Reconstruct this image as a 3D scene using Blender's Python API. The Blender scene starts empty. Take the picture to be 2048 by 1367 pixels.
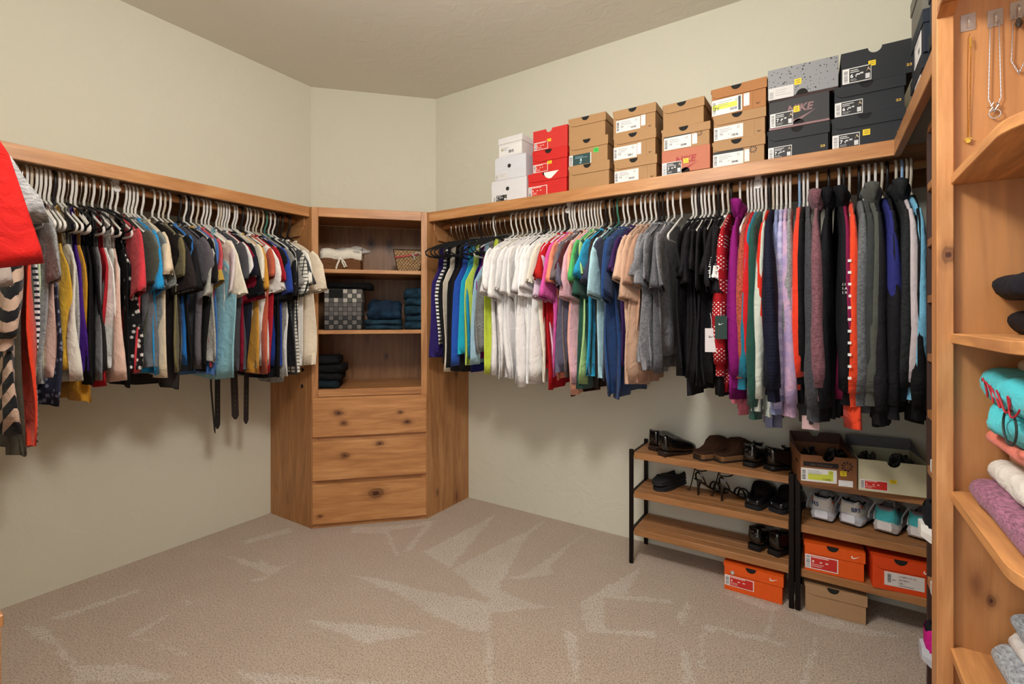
import bpy, bmesh, math, random
from mathutils import Vector, Matrix, noise
random.seed(11)
SC = bpy.context.scene
COL = SC.collection
R = math.radians
PI = math.pi

# ------------------------------------------------------------------ camera
CAMZ = 1.22
FPX = 962.0
YAW = R(32.6)
cd = bpy.data.cameras.new('camera'); cam = bpy.data.objects.new('camera', cd); COL.objects.link(cam)
cam.location = (0, 0, CAMZ); cam.rotation_euler = (PI / 2, 0, YAW)
cd.sensor_width = 36.0; cd.lens = 36.0 * FPX / 2048.0
cd.shift_y = -(683.5 - 634.0) / 2048.0
cd.clip_start = 0.02
SC.camera = cam
# ------------------------------------------------------------------ world, exposure
w = bpy.data.worlds.new('world'); SC.world = w; w.use_nodes = True
w.node_tree.nodes['Background'].inputs[0].default_value = (0.97, 0.985, 1.0, 1)
w.node_tree.nodes['Background'].inputs[1].default_value = 0.85
SC.view_settings.view_transform = 'Standard'; SC.view_settings.look = 'None'
SC.view_settings.gamma = 1.0; SC.view_settings.use_curve_mapping = False
SC.view_settings.exposure = 0.86
LAMP = (-0.62, 0.62)          # pendant ceiling lamp, just above the frame
LAMP_E = 50.0                 # radiance of its glass bowl
LAMP_COL = (1.0, 0.97, 0.92)

FWD = Vector((-math.sin(YAW), math.cos(YAW), 0)); RGT = Vector((math.cos(YAW), math.sin(YAW), 0))
def ray(px, py): return FWD + RGT * ((px - 1024) / FPX) + Vector((0, 0, (634 - py) / FPX))
O = Vector((0, 0, CAMZ))
def hitX(px, py, X): d = ray(px, py); return O + d * (X / d.x)
def hitY(px, py, Y): d = ray(px, py); return O + d * (Y / d.y)
def hitZ(px, py, Z): d = ray(px, py); return O + d * ((Z - CAMZ) / d.z)

# ------------------------------------------------------------------ materials
def lin(h):
    h = h.lstrip('#'); v = [int(h[i:i + 2], 16) / 255 for i in (0, 2, 4)]
    return tuple((c / 12.92 if c <= .04045 else ((c + .055) / 1.055) ** 2.4) for c in v) + (1,)
MATS = {}
class NT:
    def __init__(s, name):
        s.m = bpy.data.materials.new(name); s.m.use_nodes = True
        s.t = s.m.node_tree; s.b = s.t.nodes['Principled BSDF']
    def n(s, typ, **kw):
        x = s.t.nodes.new(typ)
        for k, v in kw.items():
            if hasattr(x, k): setattr(x, k, v)
            else: x.inputs[k.replace('_', ' ')].default_value = v
        return x
    def l(s, a, b): s.t.links.new(a, b)
    def coord(s, scale=(1, 1, 1)):
        c = s.n('ShaderNodeTexCoord'); m = s.n('ShaderNodeMapping'); m.inputs['Scale'].default_value = scale
        s.l(c.outputs['Object'], m.inputs['Vector']); return m.outputs[0]
    def noise(s, vec, scale, detail=2, dist=0.0):
        x = s.n('ShaderNodeTexNoise'); x.inputs['Scale'].default_value = scale; x.inputs['Detail'].default_value = detail
        x.inputs['Distortion'].default_value = dist; s.l(vec, x.inputs['Vector']); return x.outputs['Fac']
    def ramp(s, fac, stops):
        x = s.n('ShaderNodeValToRGB'); e = x.color_ramp.elements
        while len(e) < len(stops): e.new(0.5)
        for el, (p, c) in zip(e, stops): el.position = p; el.color = c if not isinstance(c, (int, float)) else (c, c, c, 1)
        s.l(fac, x.inputs[0]); return x.outputs[0]
    def mix(s, fac, a, b):
        x = s.n('ShaderNodeMix', data_type='RGBA')
        if isinstance(fac, (int, float)): x.inputs[0].default_value = fac
        else: s.l(fac, x.inputs[0])
        for v, i in ((a, 6), (b, 7)):
            if isinstance(v, tuple): x.inputs[i].default_value = v
            else: s.l(v, x.inputs[i])
        return x.outputs[2]
    def math(s, op, a, b=0.0, c=None):
        x = s.n('ShaderNodeMath', operation=op)
        for v, i in ((a, 0), (b, 1), (c, 2)):
            if v is None: continue
            if isinstance(v, (int, float)): x.inputs[i].default_value = v
            else: s.l(v, x.inputs[i])
        return x.outputs[0]
    def bump(s, h, strength=.3, dist=.01):
        x = s.n('ShaderNodeBump'); x.inputs['Strength'].default_value = strength; x.inputs['Distance'].default_value = dist
        s.l(h, x.inputs['Height']); s.l(x.outputs[0], s.b.inputs['Normal'])
    def col(s, c):
        if isinstance(c, tuple): s.b.inputs['Base Color'].default_value = c
        else: s.l(c, s.b.inputs['Base Color'])
    def rough(s, r, spec=.5):
        s.b.inputs['Roughness'].default_value = r; s.b.inputs['Specular IOR Level'].default_value = spec

def plain(hexc, rough=.6, metal=0, spec=.5, coat=0):
    k = ('plain', hexc, rough, metal, spec, coat)
    if k not in MATS:
        n = NT('plain_' + hexc.strip('#')); v = n.noise(n.coord(), 35, 3)
        c = lin(hexc); n.col(n.mix(v, tuple(x * .93 for x in c[:3]) + (1,), tuple(min(1, x * 1.06) for x in c[:3]) + (1,)))
        n.rough(rough, spec); n.b.inputs['Metallic'].default_value = metal; n.b.inputs['Coat Weight'].default_value = coat
        MATS[k] = n.m
    return MATS[k]
def shade(c, f): return tuple(min(1, x * f) for x in c[:3]) + (1,)

def wood(axis='z', tone=1.0, knots=(), key='', dark='#936038', light='#d09c69'):
    k = ('wood', axis, tone, key, dark)
    if k in MATS: return MATS[k]
    n = NT('alder_wood_' + axis + key)
    st = {'x': (1.1, 11, 11), 'y': (11, 1.1, 11), 'z': (11, 11, 1.1)}[axis]
    v = n.coord(st)
    f1 = n.noise(v, 1.6, 5, 1.6); f2 = n.noise(v, 9, 3, .4)
    big = n.noise(n.coord(), 2.2, 2)
    g = n.math('ADD', n.math('MULTIPLY', f1, .75), n.math('MULTIPLY', f2, .25))
    g = n.math('ADD', n.math('MULTIPLY', g, .8), n.math('MULTIPLY', big, .2))
    c = n.ramp(g, [(.30, shade(lin(dark), tone)), (.50, shade(lin('#b67f4e'), tone)), (.68, shade(lin(light), tone))])
    # sparse natural knots
    vs = {'x': (.55, 1.3, 1.3), 'y': (1.3, .55, 1.3), 'z': (1.3, 1.3, .55)}[axis]
    vo = n.n('ShaderNodeTexVoronoi'); vo.inputs['Scale'].default_value = 3.1; n.l(n.coord(vs), vo.inputs['Vector'])
    kd = n.math('ADD', vo.outputs['Distance'], n.math('MULTIPLY', n.math('SUBTRACT', f1, .5), .12))
    c = n.mix(n.ramp(kd, [(.03, .8), (.06, .3), (.12, 0)]), c, shade(lin('#6b3c1e'), tone))
    co = n.n('ShaderNodeTexCoord')
    for (p, r) in knots:
        s_ = n.n('ShaderNodeVectorMath', operation='SUBTRACT'); s_.inputs[1].default_value = p; n.l(co.outputs['Object'], s_.inputs[0])
        m_ = n.n('ShaderNodeVectorMath', operation='MULTIPLY')
        m_.inputs[1].default_value = {'x': (.6, 1, 1), 'y': (1, .6, 1), 'z': (1, 1, .6)}[axis]; n.l(s_.outputs[0], m_.inputs[0])
        d_ = n.n('ShaderNodeVectorMath', operation='LENGTH'); n.l(m_.outputs[0], d_.inputs[0])
        dd = n.math('ADD', d_.outputs['Value'], n.math('MULTIPLY', n.math('SUBTRACT', f2, .5), r * 1.2))
        q = n.math('DIVIDE', dd, r * 3)
        c = n.mix(n.ramp(q, [(.14, 1), (.22, .6), (.34, .7), (.48, .25), (.9, 0)]), c, shade(lin('#46200e'), tone))
    n.col(c); n.rough(.42, .4)
    n.bump(f2, .06, .004)
    MATS[k] = n.m
    return n.m

def fabric(hexc, pat='plain', hex2='#ffffff', rough=.85):
    k = ('fab', hexc, pat, hex2, rough)
    if k in MATS: return MATS[k]
    n = NT('cloth_' + pat + '_' + hexc.strip('#'))
    c = lin(hexc); c2 = lin(hex2)
    co = n.coord(); sep = n.n('ShaderNodeSeparateXYZ'); n.l(co, sep.inputs[0])
    X, Y, Z = sep.outputs
    wr = n.noise(co, 14, 3, .8)
    c = shade(c, .8 if c[1] < .03 else 1)
    base = n.mix(wr, shade(c, .86), shade(c, 1.12))
    if pat == 'heather':
        h = n.noise(n.coord((60, 60, 260)), 1.6, 3)
        base = n.mix(n.ramp(h, [(.35, 0), (.65, 1)]), shade(c, .62), shade(c, 1.4))
    elif pat in ('stripe', 'finestripe', 'widestripe', 'rib'):
        fr = {'stripe': 300, 'finestripe': 900, 'widestripe': 150, 'rib': 520}[pat]
        s_ = n.math('SINE', n.math('MULTIPLY', Z, fr))
        f = n.math('GREATER_THAN', s_, .15)
        if pat == 'finestripe': f = n.math('MULTIPLY', f, .35)
        base = n.mix(f, base, c2)
        if pat == 'rib': pass
    elif pat == 'grid':
        a = n.math('GREATER_THAN', n.math('SINE', n.math('MULTIPLY', Z, 330)), .75)
        b = n.math('GREATER_THAN', n.math('SINE', n.math('MULTIPLY', X, 160)), .85)
        base = n.mix(n.math('MAXIMUM', a, b), base, c2)
    elif pat == 'chevron':
        tri = n.math('PINGPONG', X, .055)
        tri2 = n.math('PINGPONG', Y, .055)
        s_ = n.math('SINE', n.math('MULTIPLY', n.math('ADD', Z, n.math('MULTIPLY', n.math('ADD', tri, tri2), .95)), 75))
        base = n.mix(n.math('GREATER_THAN', s_, .0), base, c2)
    elif pat == 'fairisle':
        a = n.math('SINE', n.math('MULTIPLY', Z, 400)); b = n.math('SINE', n.math('MULTIPLY', X, 400)); bb = n.math('SINE', n.math('MULTIPLY', Y, 400))
        f = n.math('GREATER_THAN', n.math('MULTIPLY', a, bb), .55)
        band = n.math('GREATER_THAN', n.math('SINE', n.math('MULTIPLY', Z, 70)), -.35)
        base = n.mix(n.math('MULTIPLY', f, band), base, c2)
    elif pat == 'floral':
        vo = n.n('ShaderNodeTexVoronoi'); vo.inputs['Scale'].default_value = 45; n.l(co, vo.inputs['Vector'])
        base = n.mix(n.ramp(vo.outputs['Distance'], [(.25, 1), (.4, 0)]), base, c2)
    elif pat == 'tiedye':
        base = n.mix(n.ramp(n.noise(co, 11, 3, 1.5), [(.4, 0), (.6, 1)]), base, c2)
    elif pat == 'denim':
        h = n.noise(n.coord((300, 300, 50)), 2, 2)
        big = n.noise(co, 18, 2)
        base = n.mix(n.ramp(h, [(.3, 0), (.7, 1)]), shade(c, .55), n.mix(n.ramp(big, [(.4, 0), (.65, 1)]), c, c2))
    elif pat == 'texture':
        vo = n.n('ShaderNodeTexVoronoi'); vo.inputs['Scale'].default_value = 150; n.l(co, vo.inputs['Vector'])
        base = n.mix(vo.outputs['Distance'], shade(c, 1.25), shade(c, .35))
    n.col(base); n.rough(rough, .25)
    n.b.inputs['Sheen Weight'].default_value = .10 if c[1] > .03 else .0; n.b.inputs['Sheen Roughness'].default_value = .6
    n.bump(n.noise(co, 22, 4, .8), .55, .016)
    MATS[k] = n.m
    return n.m

def paint(name, hexc, strength=.25):
    n = NT(name); co = n.coord()
    v = n.noise(co, 1.3, 2)
    c = lin(hexc); n.col(n.mix(v, shade(c, .97), shade(c, 1.03))); n.rough(.75, .25)
    tex = n.noise(co, 9, 6, .9)
    n.bump(n.ramp(tex, [(.45, 0), (.6, 1)]), strength, .004)
    return n.m
M_WALL = paint('wall_paint', '#d6d3c2'); M_CEIL = paint('ceiling_paint', '#d9d6ca', .2)
def make_carpet():
    n = NT('carpet'); co = n.coord()
    at = n.n('ShaderNodeAttribute', attribute_name='nap')
    f = n.noise(co, 165, 3); g = n.noise(co, 4.5, 3); h = n.noise(co, 190, 2)
    c = n.mix(at.outputs['Fac'], lin('#d6bfa9'), lin('#ebddce'))
    c = n.mix(n.ramp(g, [(.35, 0), (.7, .25)]), c, lin('#c4ad96'))
    c = n.mix(n.ramp(f, [(.34, .8), (.54, 0)]), c, lin('#8f7762'))
    c = n.mix(n.ramp(h, [(.55, 0), (.72, .5)]), c, lin('#efe3d6'))
    n.col(c); n.rough(.95, .1); n.b.inputs['Sheen Weight'].default_value = .25
    n.bump(n.math('ADD', f, h), .9, .012)
    return n.m
M_CARPET = make_carpet()
M_SHELFW = plain('#5a4a3c', .6)
BLACK = plain('#0d0c0e', .5)

# ------------------------------------------------------------------ mesh helpers
class MB:
    def __init__(s): s.v = []; s.f = []
    def add(s, vs, fs):
        o = len(s.v); s.v += [tuple(p) for p in vs]; s.f += [tuple(i + o for i in f) for f in fs]; return s
    def box(s, a, b):
        x0, y0, z0 = a; x1, y1, z1 = b
        if x0 > x1: x0, x1 = x1, x0
        if y0 > y1: y0, y1 = y1, y0
        if z0 > z1: z0, z1 = z1, z0
        return s.add([(x0, y0, z0), (x1, y0, z0), (x1, y1, z0), (x0, y1, z0), (x0, y0, z1), (x1, y0, z1), (x1, y1, z1), (x0, y1, z1)],
                     [(0, 3, 2, 1), (4, 5, 6, 7), (0, 1, 5, 4), (1, 2, 6, 5), (2, 3, 7, 6), (3, 0, 4, 7)])
    def prism(s, poly, a, b, axis='y'):
        n = len(poly)
        def P(p, t): return {'y': (p[0], t, p[1]), 'z': (p[0], p[1], t), 'x': (t, p[0], p[1])}[axis]
        vs = [P(p, a) for p in poly] + [P(p, b) for p in poly]
        return s.add(vs, [tuple(range(n)), tuple(range(2 * n - 1, n - 1, -1))] + [(i, i + n, (i + 1) % n + n, (i + 1) % n) for i in range(n)])
    def loft(s, rings, closed=True, cap0=False, cap1=False):
        n = len(rings[0]); vs = [p for r in rings for p in r]; fs = []
        for i in range(len(rings) - 1):
            for j in range(n if closed else n - 1):
                k = (j + 1) % n; fs.append((i * n + j, i * n + k, (i + 1) * n + k, (i + 1) * n + j))
        if cap0: fs.append(tuple(reversed(range(n))))
        if cap1: fs.append(tuple((len(rings) - 1) * n + j for j in range(n)))
        return s.add(vs, fs)
    def tube(s, pts, r, n=6, closed=False, caps=True):
        pts = [Vector(p) for p in pts]; rings = []; up = None
        N = len(pts)
        for i, p in enumerate(pts):
            a = pts[(i - 1) % N] if (closed or i > 0) else p; b = pts[(i + 1) % N] if (closed or i < N - 1) else p
            t = (b - a).normalized()
            if up is None: up = Vector((0, 0, 1)) if abs(t.z) < .9 else Vector((0, 1, 0))
            x = t.cross(up)
            if x.length < 1e-5: x = t.cross(Vector((1, 0, 0)))
            x.normalize(); y = x.cross(t).normalized(); up = y
            rr = r[i] if isinstance(r, (list, tuple)) else r
            rings.append([p + x * (rr * math.cos(2 * PI * k / n)) + y * (rr * math.sin(2 * PI * k / n)) for k in range(n)])
        if closed: rings.append(rings[0])
        return s.loft(rings, True, caps and not closed, caps and not closed)
    def cyl(s, c, r, h, n=20, r2=None, axis='z'):
        r2 = r if r2 is None else r2; c = Vector(c); rings = []
        for rr, t in ((r, 0), (r2, h)):
            ring = []
            for k in range(n):
                a = 2 * PI * k / n; ca, sa = rr * math.cos(a), rr * math.sin(a)
                ring.append(c + {'z': Vector((ca, sa, t)), 'y': Vector((ca, t, sa)), 'x': Vector((t, ca, sa))}[axis])
            rings.append(ring)
        return s.loft(rings, True, True, True)
    def xf(s, m): s.v = [tuple(m @ Vector(p)) for p in s.v]; return s
    def mesh(s, name, bevel=0, smooth=False, recalc=True):
        me = bpy.data.meshes.new(name)
        bm = bmesh.new(); vv = [bm.verts.new(p) for p in s.v]
        for f in s.f:
            try: bm.faces.new([vv[i] for i in f])
            except ValueError: pass
        if recalc: bmesh.ops.recalc_face_normals(bm, faces=bm.faces)
        if bevel: bmesh.ops.bevel(bm, geom=bm.edges[:], offset=bevel, segments=1, affect='EDGES', clamp_overlap=True)
        if smooth:
            for f in bm.faces: f.smooth = True
        bm.to_mesh(me); bm.free(); return me

def obj(name, mb, mat, parent=None, bevel=0, smooth=False, loc=None, rot=None, mesh=None):
    me = mesh or mb.mesh(name, bevel, smooth)
    if mat is not None and not me.materials: me.materials.append(mat)
    o = bpy.data.objects.new(name, me); COL.objects.link(o)
    if mat is not None and me.materials and me.materials[0] != mat:
        o.material_slots[0].link = 'OBJECT'; o.material_slots[0].material = mat
    if parent is not None: o.parent = parent
    if loc is not None: o.location = loc
    if rot is not None: o.rotation_euler = rot
    return o
USED = set()
def tag(o, label, cat, group=None):
    o['label'] = label; o['category'] = cat
    if group: o['group'] = group
    return o
def thing(name, label, cat, loc=(0, 0, 0), rz=0, group=None, rot=None):
    o = bpy.data.objects.new(name, None); COL.objects.link(o); o.empty_display_size = .05
    o.location = loc; o.rotation_euler = rot if rot else (0, 0, rz)
    return tag(o, label, cat, group)
def struct(name, mb, mat, parent=None, bevel=0, **k):
    o = obj(name, mb, mat, parent, bevel, **k)
    if parent is None: o['kind'] = 'structure'
    return o

TXT = {}
def text_geo(s, shear=0, bold=0):
    k = (s, shear, bold)
    if k not in TXT:
        cu = bpy.data.curves.new('t', 'FONT'); cu.body = s; cu.size = 1; cu.shear = shear; cu.offset = bold; cu.resolution_u = 3
        o = bpy.data.objects.new('t', cu); COL.objects.link(o)
        dg = bpy.context.evaluated_depsgraph_get(); dg.update()
        me = bpy.data.meshes.new_from_object(o.evaluated_get(dg))
        vs = [v.co.copy() for v in me.vertices]; fs = [tuple(p.vertices) for p in me.polygons]
        bpy.data.objects.remove(o); bpy.data.curves.remove(cu); bpy.data.meshes.remove(me)
        x0 = min(v.x for v in vs); x1 = max(v.x for v in vs); y0 = min(v.y for v in vs)
        TXT[k] = ([(v.x - x0, v.y - y0) for v in vs], fs, x1 - x0)
    return TXT[k]
def put_text(mb, s, x, z, size, y, shear=0, bold=0, wscale=1.0):
    """text in the xz plane facing -y, lower left corner at (x, z)"""
    vs, fs, wd = text_geo(s, shear, bold)
    mb.add([(x + p[0] * size * wscale, y, z + p[1] * size) for p in vs], fs); return wd * size * wscale
def flat(mb, x0, z0, x1, z1, y): mb.add([(x0, y, z0), (x1, y, z0), (x1, y, z1), (x0, y, z1)], [(0, 1, 2, 3)])
SWOOSH = [(0, .36), (-.02, .22), (.02, .08), (.11, 0), (.24, .01), (.42, .08), (1.0, .44), (.40, .19), (.22, .14), (.13, .17), (.10, .27), (.13, .42)]
def put_swoosh(mb, x, z, wd, y): n = len(SWOOSH); mb.add([(x + p[0] * wd, y, z + p[1] * wd) for p in SWOOSH], [tuple(range(n))])
JUMP = [(.0, .0), (.12, .05), (.38, .42), (.5, .5), (.62, .4), (.9, .12), (1.0, .2), (.72, .52), (.62, .66), (.66, .8), (.6, 1.0), (.5, .9), (.52, .78), (.44, .7), (.25, .62), (.27, .55), (.42, .58), (.36, .46)]
def put_jump(mb, x, z, h, y): n = len(JUMP); mb.add([(x + p[0] * h * .8, y, z + p[1] * h) for p in JUMP], [tuple(range(n))])

# ------------------------------------------------------------------ room shell
XL, YB, XR, ZC = -2.885, 2.59, 0.70, 2.77
YN = -0.42
D0 = (-2.885, 2.0); D1 = (-2.30, 2.59)
NAP_CROPS = []
def crop(pts, sc, ox, oy): return [(ox + x / sc, oy + y / sc) for x, y in pts]
A = lambda *p: NAP_CROPS.append(crop(p, 3.413, 700, 980))
A((20, 250), (250, 245), (420, 230), (580, 200), (560, 225), (450, 250), (260, 275), (240, 295), (0, 290))
A((235, 280), (262, 280), (335, 440), (308, 445)); A((530, 215), (590, 200), (420, 400), (345, 440))
A((500, 420), (1000, 160), (680, 530))
A((690, 540), (1180, 290), (1350, 200), (1210, 310), (1060, 580), (1020, 640), (1040, 690), (1240, 770), (1420, 800), (1200, 812), (960, 830), (980, 770), (850, 670))
A((1040, 600), (1180, 580), (1400, 430), (1640, 270), (1480, 390), (1370, 520), (1380, 570), (1200, 605))
A((1560, 770), (1960, 540), (2010, 480), (1880, 710), (1740, 720), (1730, 950), (1620, 960))
A((400, 660), (980, 770), (960, 830), (930, 970), (820, 960), (560, 850))
A((1450, 940), (1550, 1000), (1560, 1321), (1540, 1321)); A((0, 580), (200, 600), (500, 680), (560, 850), (300, 690))
A((1740, 712), (2048, 730), (2048, 752), (1740, 730)); A((1640, 940), (2048, 965), (2048, 1000), (1640, 965))
A((930, 830), (955, 830), (975, 1321), (935, 1321))
B = lambda *p: NAP_CROPS.append(crop(p, 3.303, 1240, 1050))
B((0, 470), (340, 490), (340, 512), (0, 490)); B((385, 580), (470, 490), (410, 665))
B((525, 940), (545, 650), (640, 665), (1100, 775), (1090, 800), (640, 700), (565, 690), (548, 940))
B((1195, 1047), (1288, 740), (1312, 740), (1235, 1047)); B((410, 800), (440, 850), (510, 1047), (415, 1047))
B((940, 760), (985, 620), (1030, 540), (1000, 690), (970, 765)); B((690, 440), (860, 480), (1060, 550), (1020, 580), (840, 510))
B((0, 690), (230, 700), (240, 740), (0, 715)); B((1090, 560), (1300, 600), (1640, 680), (1900, 740), (1700, 740), (1300, 660))
Cc = lambda *p: NAP_CROPS.append(crop(p, 2.048, 0, 950))
Cc((905, 320), (1060, 360), (1060, 340), (1110, 370), (1180, 370), (1100, 410)); Cc((1240, 590), (1500, 610), (1760, 640), (1500, 690))
Cc((740, 505), (780, 520), (830, 500), (770, 530)); Cc((520, 660), (720, 550), (560, 665), (790, 735), (760, 738))
Cc((80, 615), (180, 625), (260, 700), (350, 854), (320, 854), (230, 700), (100, 635)); Cc((290, 780), (500, 770), (720, 825), (500, 854), (340, 840))
Cc((210, 580), (560, 470), (575, 475), (230, 595)); Cc((960, 800), (1300, 830), (1700, 854), (1050, 854)); Cc((1010, 440), (1180, 370), (1240, 330), (1080, 430))
Cc((990, 270), (1180, 215), (1200, 230), (1010, 280))
NAPW = []
for poly in NAP_CROPS:
    pw = [hitZ(x, y, 0) for x, y in poly]; NAPW.append(([(p.x, p.y) for p in pw], min(p.x for p in pw), max(p.x for p in pw), min(p.y for p in pw), max(p.y for p in pw)))
def inpoly(x, y, poly):
    c = False; j = len(poly) - 1
    for i in range(len(poly)):
        xi, yi = poly[i]; xj, yj = poly[j]
        if (yi > y) != (yj > y) and x < (xj - xi) * (y - yi) / (yj - yi) + xi: c = not c
        j = i
    return c
def make_floor():
    st = .0115; nx = int((XR - XL) / st); ny = int((YB + .15) / st); sx = (XR - XL) / nx; sy = (YB + .15) / ny
    vs = []; nap = []
    for j in range(ny + 1):
        y = -.15 + j * sy
        for i in range(nx + 1):
            x = XL + i * sx; vs.append((x, y, 0))
            qx = x + .014 * noise.noise((x * 40, y * 40, 1)); qy = y + .014 * noise.noise((x * 40, y * 40, 7)); v = 0
            for poly, a, b, c, d in NAPW:
                if a <= qx <= b and c <= qy <= d and inpoly(qx, qy, poly): v = .85; break
            nap.append(max(0, v + .18 * noise.noise((x * 6, y * 6, 3)) + .12 * noise.noise((x * 20, y * 20, 5))))
    fs = [(j * (nx + 1) + i, j * (nx + 1) + i + 1, (j + 1) * (nx + 1) + i + 1, (j + 1) * (nx + 1) + i) for j in range(ny) for i in range(nx)]
    b = len(vs); vs += [(XL, -3.6, 0), (XR + 1.4, -3.6, 0), (XR + 1.4, -.15, 0), (XL, -.15, 0)]; nap += [.1] * 4  # unseen floor past the doorway, added to bounce world light inside
    fs.append((b, b + 1, b + 2, b + 3))
    me = bpy.data.meshes.new('floor'); me.from_pydata(vs, [], fs)
    at = me.attributes.new('nap', 'FLOAT', 'POINT'); at.data.foreach_set('value', nap)
    me.materials.append(M_CARPET); o = bpy.data.objects.new('floor', me); COL.objects.link(o)
    o['kind'] = 'structure'
make_floor()
struct('ceiling', MB().box((XL - .1, YN - .1, ZC), (XR + .1, YB + .1, ZC + .08)), M_CEIL)
struct('wall_left', MB().box((XL - .1, YN - .1, 0), (XL, D0[1], ZC)), M_WALL)
struct('wall_back', MB().box((D1[0], YB, 0), (XR + .1, YB + .1, ZC)), M_WALL)
struct('wall_diagonal', MB().prism([D0, (D0[0] - .1, D0[1]), (D0[0] - .1, YB + .1), (D1[0], YB + .1), D1], 0, ZC, 'z'), M_WALL)
struct('wall_right', MB().box((XR, YN - .1, 0), (XR + .1, YB, ZC)), M_WALL)
struct('wall_near', MB().box((XL, YN - .1, 0), (-1.0, YN, ZC)), M_WALL)

# ceiling lamp (just out of frame): plate, glass bowl, bulb light
lamp = thing('ceiling_lamp', 'pendant ceiling lamp with round frosted glass globe', 'lamp', (LAMP[0], LAMP[1], ZC))
obj('mounting_plate', MB().cyl((0, 0, -.025), .19, .025, 32), plain('#d8d4c8', .4), lamp)
gn = NT('lit_glass'); gn.b.inputs['Base Color'].default_value = (1, 1, 1, 1); gn.b.inputs['Emission Color'].default_value = LAMP_COL + (1,); gn.b.inputs['Emission Strength'].default_value = LAMP_E
rg = []
for i in range(13):
    a = -PI / 2 + i / 12 * PI; rg.append([(.165 * math.cos(a) * math.cos(2 * PI * k / 28), .165 * math.cos(a) * math.sin(2 * PI * k / 28), -.50 + .13 * math.sin(a)) for k in range(28)])
obj('glass_globe', MB().loft(rg, True, True, True), gn.m, lamp, smooth=True)
obj('stem', MB().cyl((0, 0, -.372), .009, .347, 14), plain('#8d867a', .3, 1), lamp)

# ------------------------------------------------------------------ corner cabinet
S = math.sqrt(.5)
def corner_cabinet():
    fl = Vector((-2.47, 1.715, 0)); fr = Vector((-2.005, 2.18, 0)); H = 1.857
    W = (fr - fl).length
    t = thing('corner_cabinet', 'tall knotty alder corner cabinet with three open shelves over three drawers', 'cabinet', fl, R(45))
    # local: x along the front, y into the corner
    inv = Matrix.Rotation(-R(45), 4, 'Z')
    def L(x, y): p = inv @ (Vector((x, y, 0)) - fl); return (p.x, p.y)
    wz = wood('z'); wzd = wood('z', .85, key='side', knots=[((-.19, .24, .78), .014), ((-.14, .17, .62), .009), ((-.05, .10, .25), .012), ((.72, .1, .42), .012), ((.85, .2, .85), .012), ((.73, .06, .13), .01)])
    th = .019
    # left and right side panels (perpendicular to the two walls)
    obj('side_panel', MB().prism([L(-2.47, 1.715), L(XL + .002, 1.715), L(XL + .002, 1.734), L(-2.475, 1.734)], 0, H, 'z'), wzd, t)
    obj('side_panel', MB().prism([L(-2.005, 2.18), L(-2.005, YB - .002), L(-2.024, YB - .002), L(-2.024, 2.185)], 0, H, 'z'), wzd, t)
    st = .036
    obj('stile', MB().box((0, -.001, .0), (st, .02, H)), wz, t, .0015)
    obj('stile', MB().box((W - st, -.001, .0), (W, .02, H)), wz, t, .0015)
    wx = wood('x')
    obj('top_rail', MB().box((st, 0, 1.803), (W - st, .02, H)), wx, t, .0015)
    obj('middle_rail', MB().box((st, 0, .757), (W - st, .02, .80)), wx, t, .0015)
    obj('drawer_rail', MB().box((st, .004, .50), (W - st, .02, .535)), wx, t)
    obj('drawer_rail', MB().box((st, .004, .25), (W - st, .02, .285)), wx, t)
    obj('plinth', MB().box((st, .002, 0), (W - st, .02, .05)), wx, t)
    # back panel against the diagonal wall, shelves
    yb = .486
    back = [(.035, yb), (W - .035, yb), (W - .035, yb - .012), (.035, yb - .012)]
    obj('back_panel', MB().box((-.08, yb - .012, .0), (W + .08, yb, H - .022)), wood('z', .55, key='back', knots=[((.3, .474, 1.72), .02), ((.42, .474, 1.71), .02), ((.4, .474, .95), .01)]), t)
    shp = [(st, .02), (W - st, .02), (W - .012, .045), (W + .235, .295), (W + .07, .472), (-.07, .472), (-.235, .295), (.012, .045)]
    for z0, z1 in ((1.836, 1.854), (1.478, 1.50), (1.122, 1.144), (.775, .797)):
        obj('shelf', MB().prism(shp if z0 > 1.8 else [(x, y if y > .025 else -.001) for x, y in shp], z0, z1, 'z'), wood('x', .95), t, .001)
    dz = [(.530, .756), (.279, .504), (.029, .255)]
    kn = [[((.15, -.02, .665), .013), ((.18, -.02, .605), .011), ((.5, -.02, .655), .008), ((.54, -.02, .598), .012)],
          [((.185, -.02, .415), .013), ((.38, -.02, .475), .012)], [((.36, -.02, .185), .022), ((.05, -.02, .075), .008)]]
    for i, (a, b) in enumerate(dz):
        d = obj('drawer', MB().box((.008, -.02, a), (W - .006, -.0015, b)), wood('x', 1.08, key='drawer%d' % i, knots=kn[i]), t, .002)
    return t
corner_cabinet()

# ------------------------------------------------------------------ hanging shelves, rods, brackets
RODZ = 1.784
HZ = 1.768        # height the hanger bodies and garments are measured from
LRX = -2.60; BRY = 2.305
ZT0, ZT1 = 1.800, 1.857
FX = -2.485; FY = 2.19; RX = .225
M_SH = wood('y', .8, key='shelf')
t = thing('wall_shelf', 'long alder shelf above the left clothes rod, nothing on it', 'shelf', (XL, 0, 0))
obj('trim_board', MB().box((FX - .022 - XL, -.40, ZT0), (FX - XL, 1.712, ZT1)), wood('y'), t, .0015)
obj('shelf_board', MB().box((.002, -.40, ZT1 - .022), (FX - .0225 - XL, 1.712, ZT1 - .001)), M_SH, t)
obj('cleat', MB().box((.001, -.40, ZT1 - .10), (.02, 1.712, ZT1 - .0225)), wood('y', .7, key='c'), t)
t = thing('wall_shelf', 'alder shelf on the back wall carrying stacked shoe boxes', 'shelf', (0, YB, 0))
obj('trim_board', MB().box((-2.002, FY - YB, ZT0), (RX + .02, FY + .022 - YB, ZT1)), wood('x'), t, .0015)
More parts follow.
